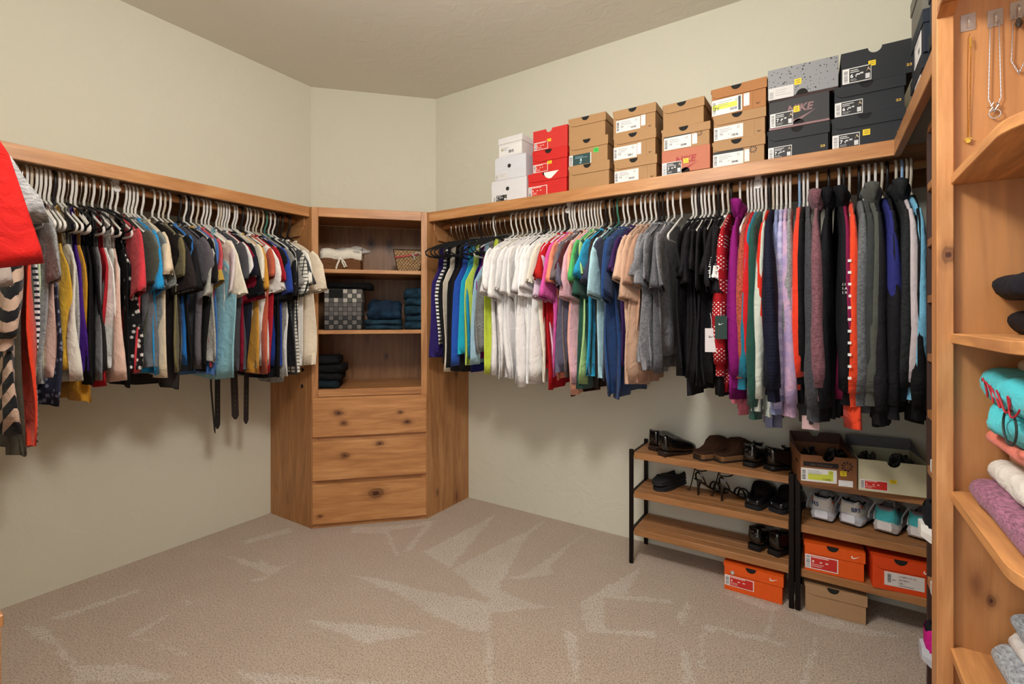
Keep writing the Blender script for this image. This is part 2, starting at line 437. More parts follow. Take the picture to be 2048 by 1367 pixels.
obj('shelf_board', MB().box((-2.002, FY + .0225 - YB, ZT1 - .022), (XR - .002, -.002, ZT1 - .001)), wood('x', .8, key='s'), t)
obj('cleat', MB().box((-2.002, -.02, ZT1 - .10), (XR - .002, -.001, ZT1 - .0225)), wood('x', .7, key='c'), t)
t = thing('wall_shelf', 'short alder shelf returning along the right wall to the tall post', 'shelf', (XR, 1.45, 0))
obj('trim_board', MB().box((RX - XR, -.002, ZT0), (RX + .022 - XR, FY - 1.451, ZT1)), wood('y', .85, key='r'), t, .0015)
obj('shelf_board', MB().box((RX + .0225 - XR, -.002, ZT1 - .022), (-.002, FY + .02 - 1.45, ZT1 - .001)), plain('#8a8478', .7), t)

def rod(label, a, b):
    a = Vector(a); b = Vector(b); t = thing('clothes_rod', label, 'clothes rod', a)
    obj('pole', MB().tube([(0, 0, 0), b - a], .0165, 16), wood('x' if abs(b.x - a.x) > .1 else 'y', .95, key='rod'), t, smooth=True)
    return t
rod('wooden clothes rod under the left wall shelf', (LRX, -.40, RODZ), (LRX, 1.70, RODZ))
rod('wooden clothes rod under the back wall shelf with the shoe boxes', (-1.99, BRY, RODZ), (XR - .02, BRY, RODZ))
def end_block(label, c, dx, dy):
    # a chamfered wooden block that carries the rod end
    t = thing('rod_block', label, 'bracket', c)
    p = [(-.05, .06), (.075, .06), (.075, .0), (.03, -.06), (-.05, -.06)]
    if dx: obj('block', MB().prism(p, 0, dx, 'x'), wood('y', .8, key='blk'), t, .001)
    else: obj('block', MB().prism(p, 0, dy, 'y'), wood('x', .8, key='blk'), t, .001)
end_block('chamfered wooden block holding the left rod at the corner cabinet', (LRX, 1.701, RODZ - .03), 0, .0125)
def end_block2(c):
    t = thing('rod_block', 'chamfered wooden block holding the back rod at the corner cabinet', 'bracket', c)
    obj('block', MB().prism([(.05, .06), (-.075, .06), (-.075, 0), (-.03, -.06), (.05, -.06)], -.0125, 0, 'x'), wood('y', .8, key='blk'), t, .001)
end_block2((-1.99, BRY, RODZ - .03))
def rod_support(label, c, ax):
    t = thing('rod_support', label, 'bracket', c); m = plain('#e4e2dc', .4)
    if ax == 'y':   # rod runs along y
        obj('hanging_strap', MB().box((-.018, -.012, .0), (.018, .012, ZT1 - .0225 - RODZ)), m, t, .002)
        obj('saddle', MB().tube([(.021 * math.cos(a), 0, .021 * math.sin(a)) for a in [R(q) for q in range(180, 361, 20)]], .0045, 8), m, t, smooth=True)
        obj('end_cap', MB().cyl((.012, 0, -.006), .014, .018, 14, axis='x'), m, t)
    else:
        obj('hanging_strap', MB().box((-.012, -.018, .0), (.012, .018, ZT1 - .0225 - RODZ)), m, t, .002)
        obj('saddle', MB().tube([(0, .021 * math.cos(a), .021 * math.sin(a)) for a in [R(q) for q in range(180, 361, 20)]], .0045, 8), m, t, smooth=True)
        obj('end_cap', MB().cyl((0, -.03, -.006), .014, .018, 14, axis='y'), m, t)
rod_support('white plastic support holding the left rod from its shelf', (LRX, hitX(229, 375, LRX).y, RODZ), 'y')
rod_support('white plastic support on the back rod above the salmon shirts', (hitY(1140, 400, BRY).x, BRY, RODZ), 'x')
rod_support('white plastic support on the back rod above the long sleeves', (hitY(1517, 365, BRY).x, BRY, RODZ), 'x')

# ------------------------------------------------------------------ hangers and garments
def hanger_meshes():
    hook = [(0, 0, -.088), (0, 0, -.062), (.012, 0, -.045), (.022, 0, -.025), (.0235, 0, .004)]
    hook += [(.0235 * math.cos(R(a)), 0, .018 + .0225 * math.sin(R(a))) for a in range(0, 211, 30)]
    h = MB().tube(hook, .0050, 6)
    fr = [(0, 0, -.085), (.02, 0, -.092), (.10, 0, -.135), (.185, 0, -.180), (.208, 0, -.192), (.214, 0, -.203), (.206, 0, -.213), (.19, 0, -.216), (0, 0, -.218)]
    loop = fr + [(-x, y, z) for x, y, z in reversed(fr[1:-1])]
    f = MB().tube(loop, .0048, 6, closed=True)
    # flat velvet hanger
    fv = MB(); outer = [(0, -.08), (.03, -.086), (.12, -.118), (.2, -.152), (.218, -.166), (.214, -.182), (.19, -.19), (-.19, -.19), (-.214, -.182), (-.218, -.166), (-.2, -.152), (-.12, -.118), (-.03, -.086)]
    fv.tube([(x, 0, z) for x, z in outer], .0048, 6, closed=True)
    fv.xf(Matrix.Diagonal((1.14, .6, 1.04, 1)))
    hk = MB().tube(hook, .0022, 6)
    return h.mesh('hook', smooth=True), f.mesh('hanger_frame', smooth=True), hk.mesh('hook', smooth=True), fv.mesh('hanger_frame', smooth=True)
HM = hanger_meshes()
PLASTIC = {'white': '#e3e0da', 'beige': '#cbc0ad', 'black': '#16161a', 'blue': '#2b6fb4', 'green': '#3f7f6c', 'purple': '#5a3a9a', 'velvet': '#0c0c0e', 'light blue': '#8fb0d4'}
for me, k in ((HM[0], 'white'), (HM[1], 'white'), (HM[2], None), (HM[3], 'velvet')):
    me.materials.append(plain('#c9c6c0', .25, 1) if k is None else plain(PLASTIC[k], .45))
def hanger(colour, label, loc, rz, group):
    t = thing('velvet_hanger' if colour == 'velvet' else 'plastic_hanger', label, 'hanger', loc, rz, group)
    if colour == 'velvet':
        obj('hook', None, plain('#c9c6c0', .25, 1), t, mesh=HM[2]); obj('frame', None, plain('#0c0c0e', .9), t, mesh=HM[3])
    else:
        m = plain(PLASTIC[colour], .35 if colour != 'black' else .4)
        obj('hook', None, m, t, mesh=HM[0]); obj('frame', None, m, t, mesh=HM[1])
    return t

def ease(a, b, t): t = max(0, min(1, t)); t = t * t * (3 - 2 * t); return a + (b - a) * t
def body_mesh(kind, hem, rnd, ht=.010, wd=1.0, fold=.016):
    """hem: z of the lower edge relative to the rod (negative)"""
    N = 26; rings = []
    ph = rnd.uniform(0, 6.28); ph2 = rnd.uniform(0, 6.28); lam = rnd.uniform(.10, .17); sk = rnd.uniform(-.03, .03); bow = rnd.uniform(-.012, .012)
    if kind == 'tank':
        prof = [(-.265, .150), (-.30, .175), (-.35, .205), (-.42, .215)]
    elif kind == 'tee':
        prof = [(-.124, .088), (-.131, .105), (-.150, .15), (-.176, .197), (-.196, .213), (-.24, .222), (-.32, .228)]
    else:
        prof = [(-.112, .085), (-.120, .105), (-.142, .155), (-.168, .20), (-.192, .22), (-.25, .23), (-.34, .232)]
    z0 = prof[-1][0]; hw0 = prof[-1][1]; M = 7
    end = {'tank': .225, 'tee': .228, 'long': .222}[kind] * rnd.uniform(.92, 1.05)
    for i in range(1, M + 1): prof.append((z0 + (hem - z0) * i / M, hw0 + (end - hw0) * i / M))
    L = abs(hem)
    for (z, hw) in prof:
        hw *= wd; q = min(1, max(0, (-z - .2) / .45)); A = fold * q; ring = []
        tk = ht * (.75 + .55 * q)
        if z > -.13: tk = ht * .8
        for k in range(N):
            a = 2 * PI * k / N; cx = math.cos(a); sx = math.sin(a)
            u = hw * math.copysign(abs(cx) ** .75, cx); v = tk * math.copysign(abs(sx) ** .8, sx)
            v += A * math.sin(2 * PI * u / lam + ph + 1.2 * math.sin(z * 5 + ph2)) + .4 * A * math.sin(2 * PI * u / (lam * .43) + ph2 + z * 4)
            v += bow * q * math.sin(z * 5 + ph)
            zz = z + (.010 * math.sin(u * 14 + ph) * (q if z < hem + .12 else 0))
            if kind == 'tank' and z > -.31: zz -= .05 * (1 - min(1, abs(u) / .14)) * (1 if z > -.27 else .4)
            ring.append((u + sk * q, v, zz))
        rings.append(ring)
    # turned hem
    last = rings[-1]; rings.append([(u * .985, v * .7, z + .004) for u, v, z in last])
    m = MB().loft(rings, True, False, False)
    return m, (sk, ph)
TW = [1.0]
def sleeve_mesh(kind, side, rnd, drop=.40, wd=1.0, fl=1.0):
    N = 16; rings = []
    tw = rnd.uniform(-.7, .7) * TW[0]; sway = rnd.uniform(-.016, .016); fl = rnd.uniform(.5, 1.25) * fl
    if kind == 'tee':
        cu = rnd.uniform(.24, .285); path = [(.188, -.205, .052, .010), (.205, -.238, .072, .011), (.225, -.28, .080, .012), ((.225 + cu) / 2, -(.28 + drop) / 2, .079, .014), (cu - .004, -drop + .02, .077, .017), (cu, -drop, .076, .018 * fl)]
    else:
        e = drop; path = [(.188, -.205, .055, .011), (.208, -.255, .074, .015), (.232, -.34, .072, .022), (.242, -.34 - (e - .34) * .25, .066, .026), (.245, -.34 - (e - .34) * .5, .060, .027), (.240, -.34 - (e - .34) * .75, .053, .025), (.232, -e + .055, .047, .023), (.230, -e + .05, .038, .015), (.230, -e, .036, .015)]
    n = len(path); ph = rnd.uniform(0, 6.28)
    if kind == 'tee': path = [(a_, b_, c_, d_ * fl if i_ > 1 else d_) for i_, (a_, b_, c_, d_) in enumerate(path)]
    for i, (u, z, hh, tk) in enumerate(path):
        a = path[max(0, i - 1)]; b = path[min(n - 1, i + 1)]
        d = Vector((b[0] - a[0], 0, b[1] - a[1])).normalized(); p = Vector((-d.z, 0, d.x))
        if p.x < 0: p = -p
        q = i / (n - 1); ring = []
        yaw = tw * q * (1.0 if kind == 'tee' else .6)
        for k in range(N):
            an = 2 * PI * k / N
            s1 = hh * math.cos(an); s2 = tk * math.copysign(abs(math.sin(an)) ** .8, math.sin(an))
            wob = (.004 if kind == 'tee' else .007) * q * math.sin(3 * an + ph + z * 17)
            P = Vector((u, 0, z)) + p * s1 + Vector((0, s2 + wob, 0))
            # twist of the free end about the vertical through the sleeve root
            dx = P.x - .19; P.x = .19 + dx * math.cos(yaw) - P.y * math.sin(yaw) * .3; P.y = P.y + dx * math.sin(yaw) * .55 + sway * q
            ring.append((side * P.x * wd, P.y, P.z))
        rings.append(ring)
    if kind == 'tee': rings.append([(x + side * -.002, y * .85, z + .006) for x, y, z in rings[-1]])
    return MB().loft(rings, True, False, False)
ORD1 = ['', 'first', 'second', 'third', 'fourth', 'fifth', 'sixth', 'seventh', 'eighth', 'ninth', 'tenth', 'eleventh', 'twelfth', 'thirteenth', 'fourteenth', 'fifteenth', 'sixteenth', 'seventeenth', 'eighteenth', 'nineteenth', 'twentieth']
def ordw(n): return ORD1[n]

PRINT = []
def garment(kind, mat, label, cat, name, loc, rz, hem, rnd, group, drop=None, trim=None, hood=False, wd=1.0, extra=None, thin=1.0):
    t = thing(name, label, cat, loc, rz, group)
    body, (sk, ph) = body_mesh(kind, hem, rnd, .0095 * thin, wd)
    bo = obj('body', body, mat, t, smooth=True)
    if kind == 'tank':
        for s in (-1, 1):
            m = MB(); uo = .115 * s; r = []
            for (u, z, hw, v) in ((uo * 1.05, -.29, .022, -.004), (uo, -.20, .016, -.005), (uo * .9, -.125, .013, -.004), (uo * .88, -.112, .013, 0), (uo * .9, -.125, .013, .004), (uo, -.20, .016, .006), (uo * 1.05, -.29, .022, .006)):
                r.append([(u - hw, v, z - .0 + (.004 if s > 0 else -.004) * 0), (u + hw, v, z)])
            m.loft(r, False); obj('strap', m, trim or mat, t, smooth=True)
    else:
        for s in (1, -1):
            d = drop if drop else (rnd.uniform(.36, .47) if kind == 'tee' else -hem - rnd.uniform(-.03, .08))
            so = obj('sleeve', sleeve_mesh(kind, s, rnd, d, wd), mat, t, smooth=True)
            if extra == 'cuff' : obj('cuff', MB().loft([[(s * x * 1.0, y, z) for x, y, z in rg_] for rg_ in cuff_rings(d)], True), trim, so, smooth=True)
        # neckband
        N = 20; rr = []
        for (w1, z1, tk) in ((.091, -.122, .013), (.089, -.112, .012), (.083, -.119, .009)):
            rr.append([(w1 * math.cos(2 * PI * k / N), tk * math.sin(2 * PI * k / N), z1 - .012 * (math.cos(2 * PI * k / N) ** 2 < .4) * (1 if math.sin(2 * PI * k / N) < 0 else 0)) for k in range(N)])
        obj('collar', MB().loft(rr, True), trim or mat, t, smooth=True)
        if hood:
            hr = []
            for i in range(6):
                q = i / 5; ww = [.08, .11, .115, .10, .075, .03][i]; zz = [-.105, -.085, -.06, -.045, -.05, -.075][i]; tk = [.014, .024, .030, .030, .026, .012][i]; uo = .03 + .10 * q
                hr.append([(uo + ww * math.cos(2 * PI * k / 16) * .8, tk * math.sin(2 * PI * k / 16) + .005 * math.sin(k * 2.1), zz + .02 * math.cos(2 * PI * k / 16 + .5) - .06 * q) for k in range(16)])
            obj('hood', MB().loft(hr, True, True, True), mat, t, smooth=True)
    return t
def cuff_rings(d):
    N = 16; out = []
    for (u, z, hh, tk) in ((.243, -d + .045, .083, .022), (.2625, -d - .001, .081, .024)):
        out.append([(u + hh * .94 * math.cos(2 * PI * k / N), tk * math.sin(2 * PI * k / N), z + hh * .34 * math.cos(2 * PI * k / N)) for k in range(N)])
    return out

CN = {}   # colour words -> hex
def G(px, hy, kind, desc, hexc, pat='plain', hex2='#ffffff', **k): return dict(px=px, hy=hy, kind=kind, desc=desc, hex=hexc, pat=pat, hex2=hex2, **k)
LEFT = [
 G(30, 868, 'long', 'black and beige chevron blouse', '#cdaf9c', 'chevron', '#15161c', drop=.66, wd=1.28, pos=.465), G(55, 905, 'tank', 'dark olive long tunic', '#453f33', wd=1.24, pos=.49), G(85, 885, 'tank', 'orange-red sleeveless dress', '#e8401f', wd=1.52, pos=.53), G(88, 890, 'tank', 'navy and white striped dress', '#dcdce0', 'stripe', '#15182a', wd=.95, pos=.552), G(60, 770, 'tee', 'soft grey heather T-shirt', '#8f9092', 'heather', drop=.42, pos=.575),
 G(84, 735, 'tank', 'dark olive sleeveless top', '#4f5145'), G(95, 752, 'tank', 'pale green sleeveless top', '#c5d2b0'), G(104, 812, 'tank', 'dark navy floral long top', '#2c3045', 'floral', '#7a7f95'),
 G(113, 761, 'tank', 'pale pink lace tank top', '#dcb8ac'), G(124, 738, 'tank', 'heather grey tank top', '#8d8b8c', 'heather'), G(132, 735, 'tank', 'mustard tank top', '#d0a530'),
 G(140, 768, 'tank', 'off-white tank top', '#d9d6cc'), G(149, 740, 'tank', 'light grey tank top', '#a3a19e', 'heather'), G(160, 743, 'tank', 'purple tank top', '#4b1f8c'),
 G(168, 808, 'tank', 'yellow ruffled long top', '#c98f1d'), G(178, 762, 'tank', 'black tank top', '#101015'), G(190, 763, 'tank', 'black tank top', '#0e0e13'), G(200, 738, 'tank', 'charcoal sleeveless top', '#231f22'),
 G(210, 757, 'tank', 'mid grey tank top', '#77767a'), G(217, 773, 'tank', 'scarlet tank top', '#c2202c'), G(226, 742, 'tank', 'white tank top', '#e4e2de'),
 G(238, 746, 'tank', 'white button-front sleeveless blouse', '#dddbd5'), G(246, 764, 'tank', 'blush sleeveless top', '#dcb9aa'), G(256, 773, 'tank', 'black sleeveless blouse', '#0d0d11'),
 G(263, 745, 'tank', 'black and white patterned top', '#1a1a1e', 'floral', '#d8d4d0'),
 G(290, 750, 'tee', 'coral red T-shirt', '#c8323e'), G(309, 731, 'tee', 'dark olive T-shirt', '#43473c'), G(317, 738, 'tee', 'slate grey T-shirt', '#62656b'), G(322, 750, 'tee', 'bright blue T-shirt', '#168cc8'),
 G(331, 752, 'tee', 'sage grey T-shirt', '#7d807c', 'heather'), G(344, 750, 'tee', 'cream T-shirt', '#d9c5a8'), G(366, 776, 'tee', 'dark brown T-shirt', '#2a2322'), G(379, 741, 'tee', 'olive T-shirt', '#6d6440'),
 G(388, 745, 'tee', 'black T-shirt', '#141418'), G(399, 728, 'tee', 'cobalt blue T-shirt', '#1b6fc0', drop=.33), G(420, 740, 'tee', 'mauve grey T-shirt', '#5c565c'), G(431, 742, 'tee', 'black T-shirt with gold cuffs', '#141214', extra='cuff', trim='#b08f3c'),
 G(437, 720, 'tee', 'light grey T-shirt', '#a8a59d', 'heather'), G(445, 752, 'tee', 'denim blue T-shirt', '#3d6dae', drop=.36), G(450, 757, 'tank', 'light aqua striped sleeveless top', '#8cbfcb', 'finestripe', '#6fa4b2', wd=1.36),
 G(456, 730, 'tee', 'coral red T-shirt', '#cc4a52', drop=.37), G(474, 742, 'tee', 'ivory T-shirt', '#dfd6c4'), G(481, 735, 'tee', 'pale lilac T-shirt', '#cfc4c6'), G(498, 739, 'tee', 'charcoal T-shirt', '#47464c', drop=.38), G(502, 728, 'tee', 'white T-shirt', '#dedbd7'),
 G(507, 737, 'tee', 'wine red T-shirt', '#8a0f2e'), G(513, 736, 'tee', 'black T-shirt', '#0f0f14'), G(518, 736, 'tee', 'navy T-shirt', '#16192c'), G(530, 738, 'tee', 'ivory T-shirt', '#ded5c2'), G(534, 742, 'tee', 'mustard T-shirt', '#c38b2c'),
 G(546, 728, 'tee', 'white T-shirt', '#e4e1dc'), G(556, 745, 'tee', 'rust T-shirt', '#b9583f'), G(562, 741, 'tee', 'red T-shirt', '#b8202e'), G(571, 756, 'tee', 'black T-shirt', '#141418'), G(577, 735, 'tee', 'royal blue T-shirt', '#1b3a94'),
 G(587, 762, 'tee', 'heather grey T-shirt', '#86847f', 'heather'), G(594, 730, 'tee', 'black T-shirt', '#18181c'), G(602, 747, 'tee', 'white T-shirt', '#e6e4e0'), G(610, 746, 'tee', 'charcoal T-shirt', '#3a3c40'), G(617, 742, 'tee', 'white T-shirt with black grid lines', '#d9d5ca', 'grid', '#1a1a1a'),
 G(626, 734, 'tee', 'white T-shirt', '#eae6de'), G(640, 732, 'tee', 'pale cream T-shirt', '#e4d5bf')]
BACK = [
 G(857, 713, 'tank', 'deep purple tank top', '#33246f'), G(867, 690, 'tank', 'black and white striped tank top', '#e8e6e2', 'stripe', '#141418'), G(874, 730, 'tank', 'black tank top', '#121216'), G(880, 742, 'tank', 'cream tank top', '#ddd2c0'),
 G(889, 735, 'tank', 'black tank top', '#0f0f13'), G(899, 745, 'tank', 'brown-black tank top', '#241d22'), G(906, 735, 'tank', 'royal blue tank top', '#1d4fae'), G(915, 708, 'tank', 'cyan tank top', '#12a3c2'), G(922, 720, 'tank', 'azure tank top', '#168fbb'),
 G(930, 728, 'tank', 'lime tank top', '#c0da58'), G(938, 742, 'tank', 'navy tank top', '#1b2170'), G(944, 720, 'tank', 'magenta tank top', '#9a1f86'), G(949, 731, 'tank', 'pale blue tank top', '#9abccd'), G(958, 706, 'tank', 'heather grey tank top', '#838386', 'heather'), G(968, 747, 'tank', 'yellow-green tank top', '#cddd48')]
for i, (p, h) in enumerate([(964, 752), (974, 754), (984, 756), (994, 757), (1004, 758), (1013, 770), (1023, 772), (1034, 765), (1044, 768), (1054, 762)]):
    BACK.append(G(p, h, 'tee', 'white T-shirt', ['#e6e3e2', '#dedbdb', '#e9e6e4'][i % 3], drop=.42 + .02 * (i % 3)))
BACK += [G(1064, 762, 'tee', 'ivory T-shirt', '#e2dccb'), G(1074, 737, 'tee', 'red T-shirt', '#c8231f'), G(1081, 752, 'tee', 'lilac T-shirt', '#d2bccd'), G(1088, 774, 'tee', 'scarlet T-shirt', '#c41220'), G(1094, 750, 'tee', 'hot pink T-shirt', '#cf4f9e'),
 G(1099, 757, 'tee', 'salmon T-shirt', '#e2876a'), G(1108, 742, 'tee', 'slate purple T-shirt', '#5b586e'), G(1114, 758, 'tee', 'taupe T-shirt', '#6d6062'), G(1120, 795, 'tee', 'maroon T-shirt', '#5a2a2c'), G(1128, 785, 'tee', 'peach T-shirt', '#e3a48a'),
 G(1135, 766, 'tee', 'light pink T-shirt', '#d8a9b3', drop=.47), G(1142, 728, 'tee', 'leaf green T-shirt', '#4fb162'), G(1148, 765, 'tee', 'light green T-shirt', '#a6d088'), G(1155, 774, 'tee', 'dark green T-shirt', '#1b4a3d', drop=.46), G(1166, 752, 'tee', 'sky blue T-shirt', '#1c9cc9'),
 G(1174, 775, 'tee', 'dark brown T-shirt', '#3a2c28'), G(1183, 755, 'tee', 'pale aqua T-shirt', '#a6cdd6', drop=.46), G(1191, 761, 'tee', 'slate navy T-shirt', '#33364f'), G(1204, 790, 'tee', 'navy blue T-shirt', '#183f76', drop=.48), G(1214, 797, 'tee', 'navy blue T-shirt', '#1a3d72', drop=.46), G(1229, 730, 'tee', 'violet T-shirt', '#43275f', drop=.36),
 G(1243, 768, 'tee', 'beige T-shirt', '#cfab92'), G(1252, 772, 'tee', 'beige T-shirt', '#c8a38a', drop=.48), G(1263, 770, 'tee', 'tan T-shirt', '#b48c74'), G(1273, 727, 'tee', 'heather grey T-shirt', '#85858a', 'heather'), G(1281, 738, 'tee', 'heather grey T-shirt', '#77777c', 'heather'), G(1290, 745, 'tee', 'heather grey T-shirt', '#7e7e84', 'heather'), G(1300, 742, 'tee', 'dark heather T-shirt', '#56565c', 'heather'),
 G(1313, 716, 'tee', 'heather grey T-shirt', '#737378', 'heather')]
for i, (p, h) in enumerate([(1354, 753), (1361, 757), (1368, 762), (1375, 793), (1381, 770), (1391, 772), (1401, 768), (1411, 770), (1421, 774)]):
    BACK.append(G(p, h, 'tee', 'black T-shirt', ['#19171c', '#141216', '#1c191e'][i % 3]))
BACK += [G(1433, 797, 'tee', 'black T-shirt with white lettering and cuffs', '#15161a', extra='cuff', trim='#ece9e4', drop=.42, text=1),
 G(1443, 789, 'long', 'red patterned winter sweater', '#b01722', 'fairisle', '#efe6df'), G(1462, 794, 'long', 'magenta hoodie', '#8e1577', hood=True), G(1482, 835, 'long', 'rose pink long-sleeved top', '#c56478', wd=.75), G(1487, 762, 'long', 'rust textured sweater', '#b2503c', 'texture'),
 G(1496, 760, 'long', 'bright red long-sleeved top', '#d21d22'), G(1501, 799, 'long', 'teal long-sleeved top', '#0f6f88'), G(1509, 837, 'long', 'dark green long-sleeved top', '#17463c'), G(1521, 835, 'long', 'pale sage long-sleeved top', '#c3c9bd'), G(1528, 770, 'long', 'flame red long-sleeved top', '#e0301c'),
 G(1533, 792, 'long', 'navy ribbed sweater', '#161a33', 'rib', '#0c0f22', wd=1.22), G(1543, 862, 'long', 'light denim long-sleeved shirt', '#8792c0', 'denim', '#a6b0d4'), G(1553, 826, 'long', 'lavender long-sleeved top', '#a8a4cc', 'widestripe', '#bcb8d8'), G(1564, 834, 'long', 'pink tie-dye long-sleeved top', '#c9a4bd', 'tiedye', '#a894bd'),
 G(1573, 732, 'long', 'heather grey sweatshirt', '#88878a', 'heather'), G(1594, 765, 'long', 'orange-red zip jacket', '#e43a1e'), G(1604, 803, 'long', 'black sweatshirt with broad hem', '#121216'), G(1612, 845, 'long', 'dark heather top with paper tag', '#3a3a40', 'heather', tagged=1), G(1634, 811, 'long', 'mauve heather hoodie', '#754c55', 'heather', hood=True, wd=1.05),
 G(1660, 838, 'long', 'black hoodie', '#0e0f16', hood=True), G(1682, 834, 'long', 'black hoodie with white print', '#101015', hood=True, text=2), G(1694, 800, 'long', 'plum long-sleeved top', '#8a1a4c'), G(1707, 853, 'long', 'orange-red hoodie', '#e0431f', drop=.86), G(1728, 834, 'long', 'grey heather sweatshirt', '#5e6265', 'heather'), G(1738, 812, 'long', 'dark grey windbreaker', '#303433'),
 G(1750, 820, 'long', 'olive grey hoodie', '#4a4d46', hood=True), G(1766, 853, 'long', 'charcoal track jacket', '#1d1c22'), G(1780, 800, 'long', 'dusk blue long-sleeved top', '#2b2f78'), G(1793, 828, 'long', 'black quarter-zip top', '#17161c'), G(1812, 815, 'long', 'dark heather hoodie', '#26282b', 'heather', hood=True), G(1828, 808, 'long', 'pale lilac windbreaker', '#bfb4b8'), G(1836, 797, 'long', 'light blue long-sleeved top', '#6fb0cf'), G(1845, 845, 'long', 'black long-sleeved top', '#101014')]

EDGE = {'tank': .225, 'tee': .30, 'long': .27}
def fill_rod(items, which):
    rnd = random.Random(5 if which == 'left' else 9)
    rows = []
    for g in items:
        e = EDGE[g['kind']]
        if which == 'left':
            p = hitX(g['px'], 600, LRX + e); pos = p.y; q = hitX(g['px'], g['hy'], LRX + .24)
        else:
            p = hitY(g['px'], 600, BRY - e); pos = p.x; q = hitY(g['px'], g['hy'], BRY - .24)
        if 'pos' in g: pos = g['pos']
        rows.append([pos, q.z - HZ, g])
    rows.sort(key=lambda r: r[0])
    # relax: keep a minimum spacing
    ms = .0135
    for _ in range(60):
        for i in range(len(rows) - 1):
            d = rows[i + 1][0] - rows[i][0]
            if d < ms: k = (ms - d) / 2; rows[i][0] -= k; rows[i + 1][0] += k
    if which == 'back':      # the gap with the one empty hanger
        gs = [r for r in rows if r[0] < -.5 and r[2]['kind'] == 'tee' and 'black' not in r[2]['desc']]; bs = [r for r in rows if r[2]['desc'].startswith('black T-shirt')]
        over = max(0, max(r[0] for r in gs) + .572)
        for r in gs: r[0] -= over * max(0, min(1, (r[0] + 1.2) / .6))
        for i, r in enumerate(sorted(bs, key=lambda r: r[0])): r[0] = max(r[0], -.487 + i * .0125)
    # fill wide gaps with repeats of the neighbour
    out = []
    for i, r in enumerate(rows):
        out.append(r)
        if i < len(rows) - 1:
            gap = rows[i + 1][0] - r[0]
            nadd = int(gap / .026) - 1 if gap > .045 and r[2]['kind'] != 'long' and rows[i + 1][2]['kind'] != 'long' else 0
            if which == 'back' and -.62 < r[0] < -.48: nadd = 0
            for k in range(max(0, nadd)):
                src = rows[i + (k % 2)][2]; g = dict(src); g.pop('text', None); g.pop('tagged', None); g.pop('hood', None); g['extra'] = None
                if 'with' in g['desc']: g['desc'] = g['desc'].split(' with')[0]
                out.append([r[0] + gap * (k + 1) / (nadd + 1), r[1] + rnd.uniform(-.01, .03), g])
    lim = (-.36, 1.668) if which == 'left' else (-1.955, .40)
    out = [r for r in out if lim[0] < r[0] < lim[1]]
    # count from the corner cabinet
    seq = sorted(out, key=lambda r: -r[0]) if which == 'left' else sorted(out, key=lambda r: r[0])
    tot = {}; cnt = {}
    for r in seq: tot[r[2]['desc']] = tot.get(r[2]['desc'], 0) + 1
    rodn = 'left wall rod' if which == 'left' else 'back wall rod'
    for r in seq:
        pos, hem, g = r; d = g['desc']; cnt[d] = cnt.get(d, 0) + 1
        if tot[d] > 1: who = '%s %s from the corner cabinet' % (ordw(cnt[d]), d)
        else: who = d
        label = who + ' on the ' + rodn
        loc = (LRX, pos, HZ) if which == 'left' else (pos, BRY, HZ)
        rz = (0 if which == 'left' else -PI / 2) + rnd.uniform(-.05, .05)
        kind = g['kind']; name = {'tank': 'tank_top', 'tee': 't_shirt', 'long': 'hoodie' if g.get('hood') else 'long_sleeved_top'}[kind]
        cat = {'tank': 'tank top', 'tee': 'T-shirt', 'long': 'sweatshirt' if g.get('hood') else 'long-sleeved top'}[kind]
        tr = fabric(g['trim']) if g.get('trim') else None
        t = garment(kind, fabric(g['hex'], g['pat'], g['hex2']), label, cat, name, loc, rz, hem, rnd, 'clothes on the ' + rodn, g.get('drop'), tr, g.get('hood', False), g.get('wd', 1.0), g.get('extra'), 1.5 if kind == 'long' else 1.0)
        # hanger colour
        dark = lin(g['hex'])[1] < .02
        x = rnd.random()
        if kind == 'tank': hc = 'velvet' if x < (.42 if which == 'left' else .66) else ('white' if x < .95 else 'black')
        else: hc = 'white' if x < .64 else ('beige' if x < .80 else ('black' if x < .975 else rnd.choice(['blue', 'green', 'light blue', 'purple'])))
        hn = {'velvet': 'black velvet hanger'}.get(hc, hc + ' plastic hanger')
        hl = '%s holding the %s, %s' % (hn, who, rodn)
        if len(hl.split()) > 16: hl = hl.replace('plastic ', '').replace('corner ', '')
        hanger(hc, hl, loc, rz + rnd.uniform(-.02, .02), 'hangers on the ' + rodn)
        if g.get('text'):
            m = MB()
            if g['text'] == 1:
                m2 = MB()
                for i, s_ in enumerate(['C', 'OR', 'ER', 'OO', 'ON']): put_text(m2, s_, -.022, .09 - i * .03, .034, 0, 0, .012, .9)
                # lettering runs down the outer sleeve face
                so = [c for c in t.children if c.name.startswith('sleeve')][0]
                obj('lettering', m2, plain('#f1efe9', .7), so, loc=(.322, -.002, -.37)).rotation_mode = 'ZYX'
                lt = so.children[-1] if so.children[-1].name.startswith('lettering') else so.children[0]
                lt.rotation_euler = (0, -.45, PI / 2)
            else:
                for i, s_ in enumerate(['I I', 'I A', 'I X']): put_text(m, s_, .008, -i * .014, .012, 0, 0, .005)
                bo = [c for c in t.children if c.name.startswith('sleeve')][0]
                obj('lettering', m, plain('#e6e4e0', .7), bo, loc=(.312, -.016, -.44), rot=(0, 0, R(90)))
                m3 = MB()
                for i in range(11): m3.box((.010, -.005, -.36 - i * .04), (.013, .005, -.351 - i * .04))
                obj('reflective_dash', m3, plain('#e3e0dc', .5), bo, loc=(.294, .012, 0))
        if g.get('tagged'):
            m = MB().box((.20, -.02, hem - .03), (.205, .035, hem + .02)); obj('swing_tag', m, plain('#c9a7a6', .7), t)
    return seq
SEQL = fill_rod(LEFT, 'left')
SEQB = fill_rod(BACK, 'back')

